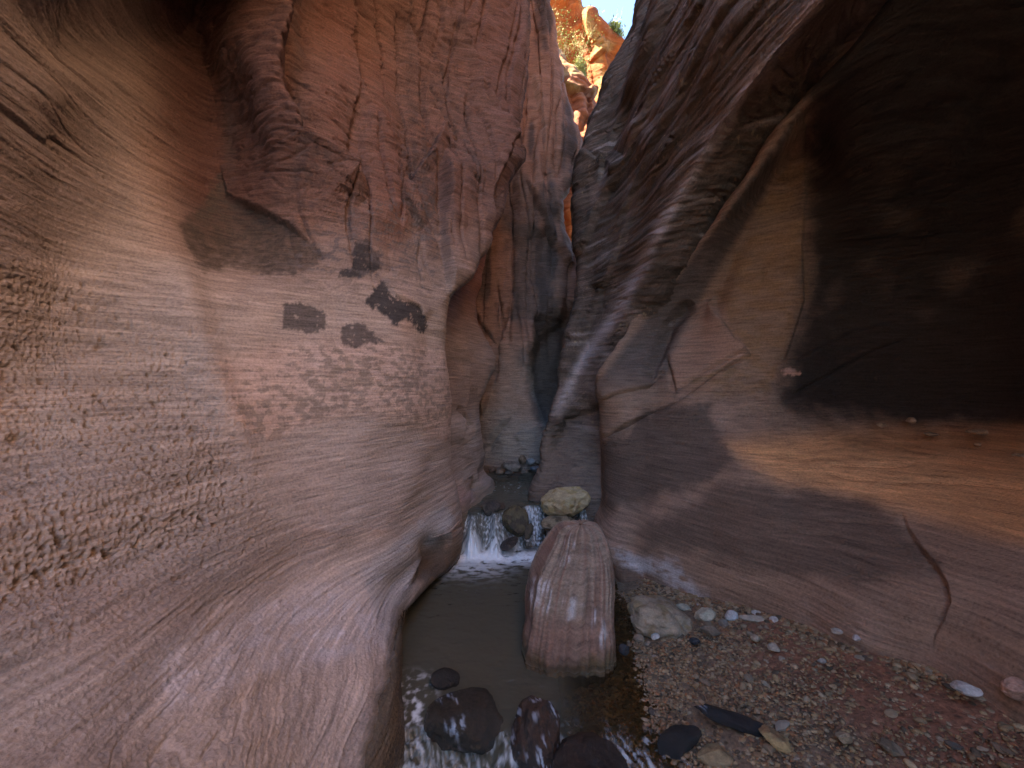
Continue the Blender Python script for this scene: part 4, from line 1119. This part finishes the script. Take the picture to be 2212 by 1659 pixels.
rock("rock", at(1676, 1618, 1.72), (.078, .05, .032), (0, 16, -28), 57, (.30, .20, .09), "block of golden tan sandstone near the black glossy rock", "rock", tint2=(.20, .12, .06), facets=12, cut=.66, lump=.05)
rock("rock", at(1920, 1613, 1.6), (.052, .032, .024), (0, 14, -25), 58, (.22, .16, .105), "small brown block on red gravel, right of the golden block", "rock", facets=12, cut=.66, lump=.05)
rock("rock", at(1545, 1640, 1.7), (.075, .055, .022), (0, 0, 10), 59, (.24, .17, .09), "flat tan slab lying in the shallows by the bottom edge", "rock", facets=10, cut=.7, lump=.05, wetline=-.01)
rock("rock", at(1820, 1590, 1.66), (.04, .03, .022), (10, 20, 40), 60, (.30, .21, .13), "upright tan chip between the golden and the brown block", "rock", facets=10, cut=.7)
rock("rock", at(2088, 1488, 1.72), (.05, .035, .018), (0, 5, -15), 61, (.42, .37, .33), "flat pale grey stone below the cracked slab", "rock", facets=8)
rock("rock", at(2208, 1490, 1.62), (.06, .05, .04), (0, 0, 0), 62, (.36, .21, .15), "pink rock poking in beside the slope's lowest end", "rock", facets=8)

# pale stones along the foot of the slope
for k, (px, py, Yd, a, b_, c_, tint, lab) in enumerate((
        (1509, 1311, 2.78, .030, .026, .022, (.50, .46, .41), "round white stone topmost of the pale stones by the slope"),
        (1521, 1336, 2.62, .072, .055, .036, (.48, .42, .30), "largest cream stone with a pointed top by the slope"),
        (1579, 1340, 2.56, .042, .038, .032, (.50, .49, .47), "white blocky stone between the cream stone and the long slab"),
        (1562, 1352, 2.5, .028, .028, .028, (.20, .16, .13), "dark grey stone tucked under the white blocky one"),
        (1630, 1344, 2.5, .080, .03, .018, (.40, .34, .26), "long flat tan slab lying along the foot of the slope"),
        (1634, 1334, 2.56, .03, .022, .013, (.50, .46, .40), "small white chip lying on the long tan slab"),
        (1692, 1336, 2.5, .032, .03, .034, (.42, .37, .34), "upright grey stone at the end of the pale stones"),
        (1672, 1346, 2.45, .026, .022, .02, (.48, .44, .40), "pale pebble left of the upright grey stone"),
        (1535, 1362, 2.42, .055, .02, .03, (.18, .135, .10), "dark brown tilted slab in front of the cream stone"),
        (1478, 1312, 2.75, .05, .03, .022, (.38, .34, .25), "pale flat stone against the half buried boulder"),
        (1500, 1385, 2.38, .030, .022, .018, (.05, .05, .055), "black stone on the gravel below the tilted slab"),
        (1348, 1402, 2.3, .028, .03, .03, (.045, .045, .05), "black lump of stone touching the ribbed boulder's right side"),
        (1415, 1375, 2.38, .028, .02, .012, (.48, .46, .42), "oval white pebble below the half buried boulder"),
        (1380, 1378, 2.36, .03, .025, .02, (.24, .18, .13), "brown pebble between the ribbed boulder and the oval white pebble"),
        (1850, 1378, 2.07, .022, .016, .014, (.48, .42, .39), "pinkish white stone at the edge of the red soil"),
        (1807, 1363, 2.15, .026, .016, .014, (.40, .33, .27), "long pale stone against the foot of the slope"),
        (1632, 1378, 2.3, .026, .022, .02, (.36, .29, .21), "tan cube shaped stone below the long tan slab"),
        (1672, 1399, 2.2, .03, .024, .022, (.38, .31, .24), "rounded beige stone alone on the gravel"),
        (1775, 1430, 2.08, .02, .014, .012, (.36, .30, .25), "grey stone standing on red soil"))):
    tint = tuple(.82 * v_ for v_ in tint)
    rock("stone", at(px, py, Yd), (a, b_, c_), (RNG.uniform(-10, 10), RNG.uniform(-10, 10), RNG.uniform(-30, 30)), 100 + k, tint, lab, "stone", "pale stones along the slope", sub=3, lump=.12, tint2=np.array(tint) * .75)

# far stone pile at the bend
far = [(1062, 1015, .05, .06, .04), (1078, 1020, .07, .06, .045), (1108, 1008, .12, .1, .075), (1128, 993, .06, .06, .07), (1146, 998, .07, .06, .05), (1158, 1013, .09, .07, .045), (1098, 1022, .06, .05, .03), (1133, 1020, .05, .05, .03), (1090, 1006, .05, .05, .05), (1163, 1000, .05, .05, .04)]
labs = ["leftmost small brown stone of the far pile", "low brown stone second from the left in the far pile", "largest grey stone in the middle of the far pile", "tall brown stone on top of the far pile", "round grey stone at the top right of the far pile",
        "shiny bluish stone at the pile's right end", "small wet stone at the front of the far pile", "small front stone under the tall brown one of the far pile", "small stone behind the largest grey one of the far pile", "last small stone against the brown wall at the far pile"]
for k, (px, py, a, b_, c_) in enumerate(far):
    tint = [(.20, .13, .09), (.16, .12, .09), (.20, .165, .135), (.22, .15, .10), (.26, .25, .24), (.15, .16, .18), (.10, .085, .07), (.12, .10, .08), (.2, .14, .1), (.17, .13, .1)][k]
    rock("stone", at(px, py, 5.75 - (py - 1005) * .015), (a, b_, c_), (0, RNG.uniform(-15, 15), RNG.uniform(-40, 40)), 140 + k, tint, labs[k], "stone", "stone pile at the stream bend", sub=3, wetline=.32, wet=.5 if k == 5 else 0)

# stones on the alcove floor
for k, (px, py, Yd, a, b_, c_, lab) in enumerate(((2270 - 0 * 1, 0, 0, 0, 0, 0, None), (2010, 938, 3.25, .055, .04, .018, "flat stone nearer the slope on the alcove floor"), (2112, 933, 3.1, .07, .05, .022, "longest slab of stone on the dark alcove floor"), (1968, 908, 3.4, .035, .03, .025, "small tan stone at the back of the alcove"),
                                                  (1905, 918, 3.4, .035, .03, .02, "small dark stone on the rubble in the alcove"), (2205, 988, 2.7, .04, .04, .03, "rounded stone at the alcove's right end"), (2112, 960, 2.95, .02, .02, .012, "tiny stone chip below the longest alcove slab"))):
    if lab:
        rock("stone", at(px, py, Yd), (a, b_, c_), (0, 0, RNG.uniform(-30, 30)), 170 + k, (.30, .19, .11), lab, "stone", "stones on the alcove floor", sub=3)

# medium stones scattered over the bank: individual things, alike
VAR = []
for k in range(8):
    Vv, Tt = rock_shape(2, 300 + k, 8, .14, .75)
    VAR.append((Vv, Tt))
TINTS = [(.25, .185, .115), (.20, .14, .085), (.27, .215, .15), (.16, .105, .068), (.22, .12, .07), (.19, .145, .10), (.26, .215, .165), (.09, .07, .055)]
protos = []
for k in range(8):
    Vv, Tt = VAR[k]
    me = bpy.data.meshes.new("bank_stone")
    o = mesh_from("bank_stone", Vv, Tt, M_STONE)
    set_attr(o.data, "tint", np.tile(np.array(TINTS[k], np.float32), (len(Vv), 1)))
    set_attr(o.data, "wet", np.zeros(len(Vv)), False)
    protos.append(o)
spots = []
rr_ = np.random.default_rng(77)
while len(spots) < 80:
    y_ = rr_.uniform(1.35, 2.75); x_ = rr_.uniform(.55, 1.95)
    qx, qy = CX + F * x_ / y_, CY + F * (1.5 - float(bed_z(np.array(x_), np.array(y_)))) / y_
    if qx > 2212 or qy > 1680:
        continue
    edge_y = np.interp(qx, [1300, 1440, 1560, 1700, 1850, 2000, 2212], [1250, 1290, 1330, 1350, 1380, 1420, 1510])
    if qy < edge_y + 8:
        continue
    if 1120 < qx < 1345 and qy < 1470:
        continue
    spots.append((x_, y_))
for k, (x_, y_) in enumerate(spots):
    src = protos[k % 8]
    o = src if k < 8 else src.copy()
    if k >= 8:
        COL.objects.link(o)
    s_ = float(np.exp(rr_.normal(math.log(.0135), .35)))
    o.scale = (s_ * rr_.uniform(.9, 1.6), s_ * rr_.uniform(.8, 1.2), s_ * rr_.uniform(.35, .7))
    o.rotation_euler = (rr_.uniform(-.25, .25), rr_.uniform(-.25, .25), rr_.uniform(0, 6.28))
    o.location = (x_, y_, float(bed_z(np.array(x_), np.array(y_))) + s_ * .25)
    tag(o, "small angular stone lying loose on the gravel bank", "stone", "small stones scattered over the gravel bank")

# gravel nobody could count
M_GRAV = rock_mat("gravel_stone", (60, 60, 60), .3, .003, fine=300, var=.3)
pc = []
rg = np.random.default_rng(99)
cnt = 60000
gx_ = rg.uniform(.25, 2.15, cnt); gy_ = rg.uniform(1.0, 3.1, cnt)
gz_ = bed_z(gx_, gy_)
dens = np.clip(.85 - .55 * sstep(1.1, 1.6, gx_ + .3 * fbm(np.stack([gx_, gy_, 0 * gx_], 1) * 2, 2)), .25, 1) * (.35 + .65 * sstep(-.12, .0, gz_))
keep = rg.uniform(size=cnt) < dens
gx_, gy_, gz_ = gx_[keep], gy_[keep], gz_[keep]
# drift of coarser chips along the foot of the slope
ft = np.array([ray(*r_) for r_ in ((1395, 1258, 3.2), (1490, 1288, 2.9), (1600, 1318, 2.66), (1720, 1338, 2.4), (1850, 1369, 2.12), (2030, 1412, 1.9), (2212, 1500, 1.62))])
tt_ = rg.uniform(0, 6, 1500); ii_ = np.clip(tt_.astype(int), 0, 5); fr_ = (tt_ - ii_)[:, None]
fp = ft[ii_] * (1 - fr_) + ft[ii_ + 1] * fr_
fp[:, :2] += np.stack([-np.abs(rg.normal(0, .05, 1500)), -np.abs(rg.normal(0, .05, 1500))], 1) + .015
gx_ = np.concatenate([gx_, fp[:, 0]]); gy_ = np.concatenate([gy_, fp[:, 1]]); gz_ = np.concatenate([gz_, bed_z(fp[:, 0], fp[:, 1])])
n_fine = cnt_fine = len(gx_) - 1500
cnt = len(gx_)
Vs, Ts, Cs = [], [], []
off = 0
small = [rock_shape(1, 500 + k, 6, .12, .75) for k in range(10)]
for k in range(cnt):
    Vv, Tt = small[k % 10]
    s_ = min(.02, math.exp(rg.normal(math.log(.0052 if k < n_fine else .0085), .42)))
    rz = rg.uniform(0, 6.28)
    cz, sz = math.cos(rz), math.sin(rz)
    a, b_, c_ = s_ * rg.uniform(.8, 1.5), s_ * rg.uniform(.7, 1.1), s_ * rg.uniform(.35, .75)
    v = Vv * np.array([a, b_, c_], np.float32)
    tl = rg.uniform(-.3, .3)
    v[:, 2] += v[:, 0] * tl
    v2 = np.stack([v[:, 0] * cz - v[:, 1] * sz + gx_[k], v[:, 0] * sz + v[:, 1] * cz + gy_[k], v[:, 2] + gz_[k] + c_ * .3], 1)
    Vs.append(v2); Ts.append(Tt + off); off += len(v2)
    t = np.array(TINTS[rg.integers(0, 8)]) * rg.uniform(.7, 1.1) * np.array([1.1, .98, .80])
    Cs.append(np.tile(t, (len(v2), 1)))
V = np.concatenate(Vs)
gv = mesh_from("gravel", V, np.concatenate(Ts), M_GRAV, smooth=False)
set_attr(gv.data, "tint", np.concatenate(Cs)); set_attr(gv.data, "wet", sstep(.03, .0, V[:, 2]) * .6, False)
tag(gv, kind="stuff")

# ------------------------------------------------------------------ plants on the sunlit cliff
def leaf_mat(name, col):
    m, nt, b = new_mat(name)
    nzt = nt.nodes.new("ShaderNodeTexNoise"); nzt.inputs["Scale"].default_value = 4
    rp = nt.nodes.new("ShaderNodeValToRGB")
    rp.color_ramp.elements[0].color = (*[c * .6 for c in col], 1); rp.color_ramp.elements[1].color = (*[min(1, c * 1.3) for c in col], 1)
    nt.links.new(nzt.outputs[0], rp.inputs[0]); nt.links.new(rp.outputs[0], b.inputs["Base Color"])
    b.inputs["Roughness"].default_value = .7
    return m


M_LEAF = leaf_mat("bright_leaves", (.19, .19, .012))
M_TWIG = leaf_mat("pale_twigs", (.30, .20, .05))
M_GREY = leaf_mat("grey_twigs", (.16, .13, .11))


def tube(pts, rads, k=5):
    V, Fc = [], []
    pts = [Vector(p_) for p_ in pts]
    for i, p_ in enumerate(pts):
        d = (pts[min(i + 1, len(pts) - 1)] - pts[max(i - 1, 0)]).normalized()
        a = d.orthogonal().normalized(); b_ = d.cross(a)
        for j in range(k):
            t = 2 * math.pi * j / k
            V.append(p_ + (a * math.cos(t) + b_ * math.sin(t)) * rads[i])
    for i in range(len(pts) - 1):
        for j in range(k):
            Fc.append((i * k + j, i * k + (j + 1) % k, (i + 1) * k + (j + 1) % k, (i + 1) * k + j))
    return V, Fc


def twigs(seed, height, spread, r0, levels=4, kids=3, up=.5):
    rnd = random.Random(seed)
    V, Fc, tips = [], [], []

    def grow(p_, d, L, r, lev):
        pts, rads = [p_], [r]
        for s_ in range(3):
            d = (d + Vector((rnd.uniform(-1, 1), rnd.uniform(-1, 1), rnd.uniform(-.4, 1))) * .25).normalized()
            pts.append(pts[-1] + d * L / 3); rads.append(r * (1 - .2 * (s_ + 1)))
        a, f = tube(pts, rads, 4)
        o_ = len(V); V.extend(a); Fc.extend([tuple(i + o_ for i in q_) for q_ in f])
        if lev == 0:
            tips.append(pts[-1]); return
        for c_ in range(kids):
            nd = (d * .7 + Vector((rnd.uniform(-1, 1) * spread, rnd.uniform(-1, 1) * spread, rnd.uniform(-.1, 1) * up))).normalized()
            grow(pts[rnd.choice((1, 2, 3))], nd, L * rnd.uniform(.55, .8), r * .6, lev - 1)
            tips.append(pts[-1])
    for _ in range(3):
        grow(Vector((0, 0, 0)), Vector((rnd.uniform(-1, 1) * spread, rnd.uniform(-1, 1) * spread, 1)).normalized(), height * .4, r0, levels)
    return V, Fc, tips


def leaves(tips, n_, size, seed, jit):
    rnd = random.Random(seed)
    V, Fc = [], []
    for _ in range(n_):
        p_ = rnd.choice(tips) + Vector((rnd.gauss(0, jit), rnd.gauss(0, jit), rnd.gauss(0, jit)))
        a = Vector((rnd.gauss(0, 1), rnd.gauss(0, 1), rnd.gauss(0, 1))).normalized(); b_ = a.orthogonal().normalized()
        s_ = size * rnd.uniform(.6, 1.3)
        o_ = len(V)
        V.extend([p_ - a * s_, p_ + b_ * s_ * .45, p_ + a * s_, p_ - b_ * s_ * .45]); Fc.append((o_, o_ + 1, o_ + 2, o_ + 3))
    return V, Fc


def bush(name, pos, seed, height, spread, r0, label, cat, twig_m, leaf_n=0, leaf_s=.1, levels=4, kids=3, jit=.15, leaf_m=None):
    root = bpy.data.objects.new(name, None); COL.objects.link(root); root.location = pos
    tag(root, label, cat)
    V, Fc, tips = twigs(seed, height, spread, r0, levels, kids)
    b_ = mesh_from("branches", [tuple(v) for v in V], Fc, twig_m); b_.parent = root
    if leaf_n:
        V, Fc = leaves(tips, leaf_n, leaf_s, seed, jit)
        l_ = mesh_from("foliage", [tuple(v) for v in V], Fc, leaf_m or M_LEAF, smooth=False); l_.parent = root
    return root


bush("yellow_shrub", at(1228, 150, 21.5), 3, 3.6, .75, .045, "tall thin yellow shrub against the orange cliff", "shrub", M_TWIG, 1500, .06, 4, 3, .4)
bush("green_shrub", at(1248, 195, 14.6), 5, 1.0, .6, .02, "yellow green shrub growing behind the banded rock pillar", "shrub", M_TWIG, 1200, .045, 4, 3, .08)
bush("green_tree", at(1328, 112, 24.5), 8, 1.5, .7, .04, "bright green little tree on the cliff top against the sky", "tree", M_GREY, 2200, .09, 4, 3, .16)
bush("bare_tree", at(1318, 100, 24.8), 12, 2.4, .35, .03, "leafless grey sapling standing behind the bright green little tree", "tree", M_GREY, 0, levels=3, kids=2)
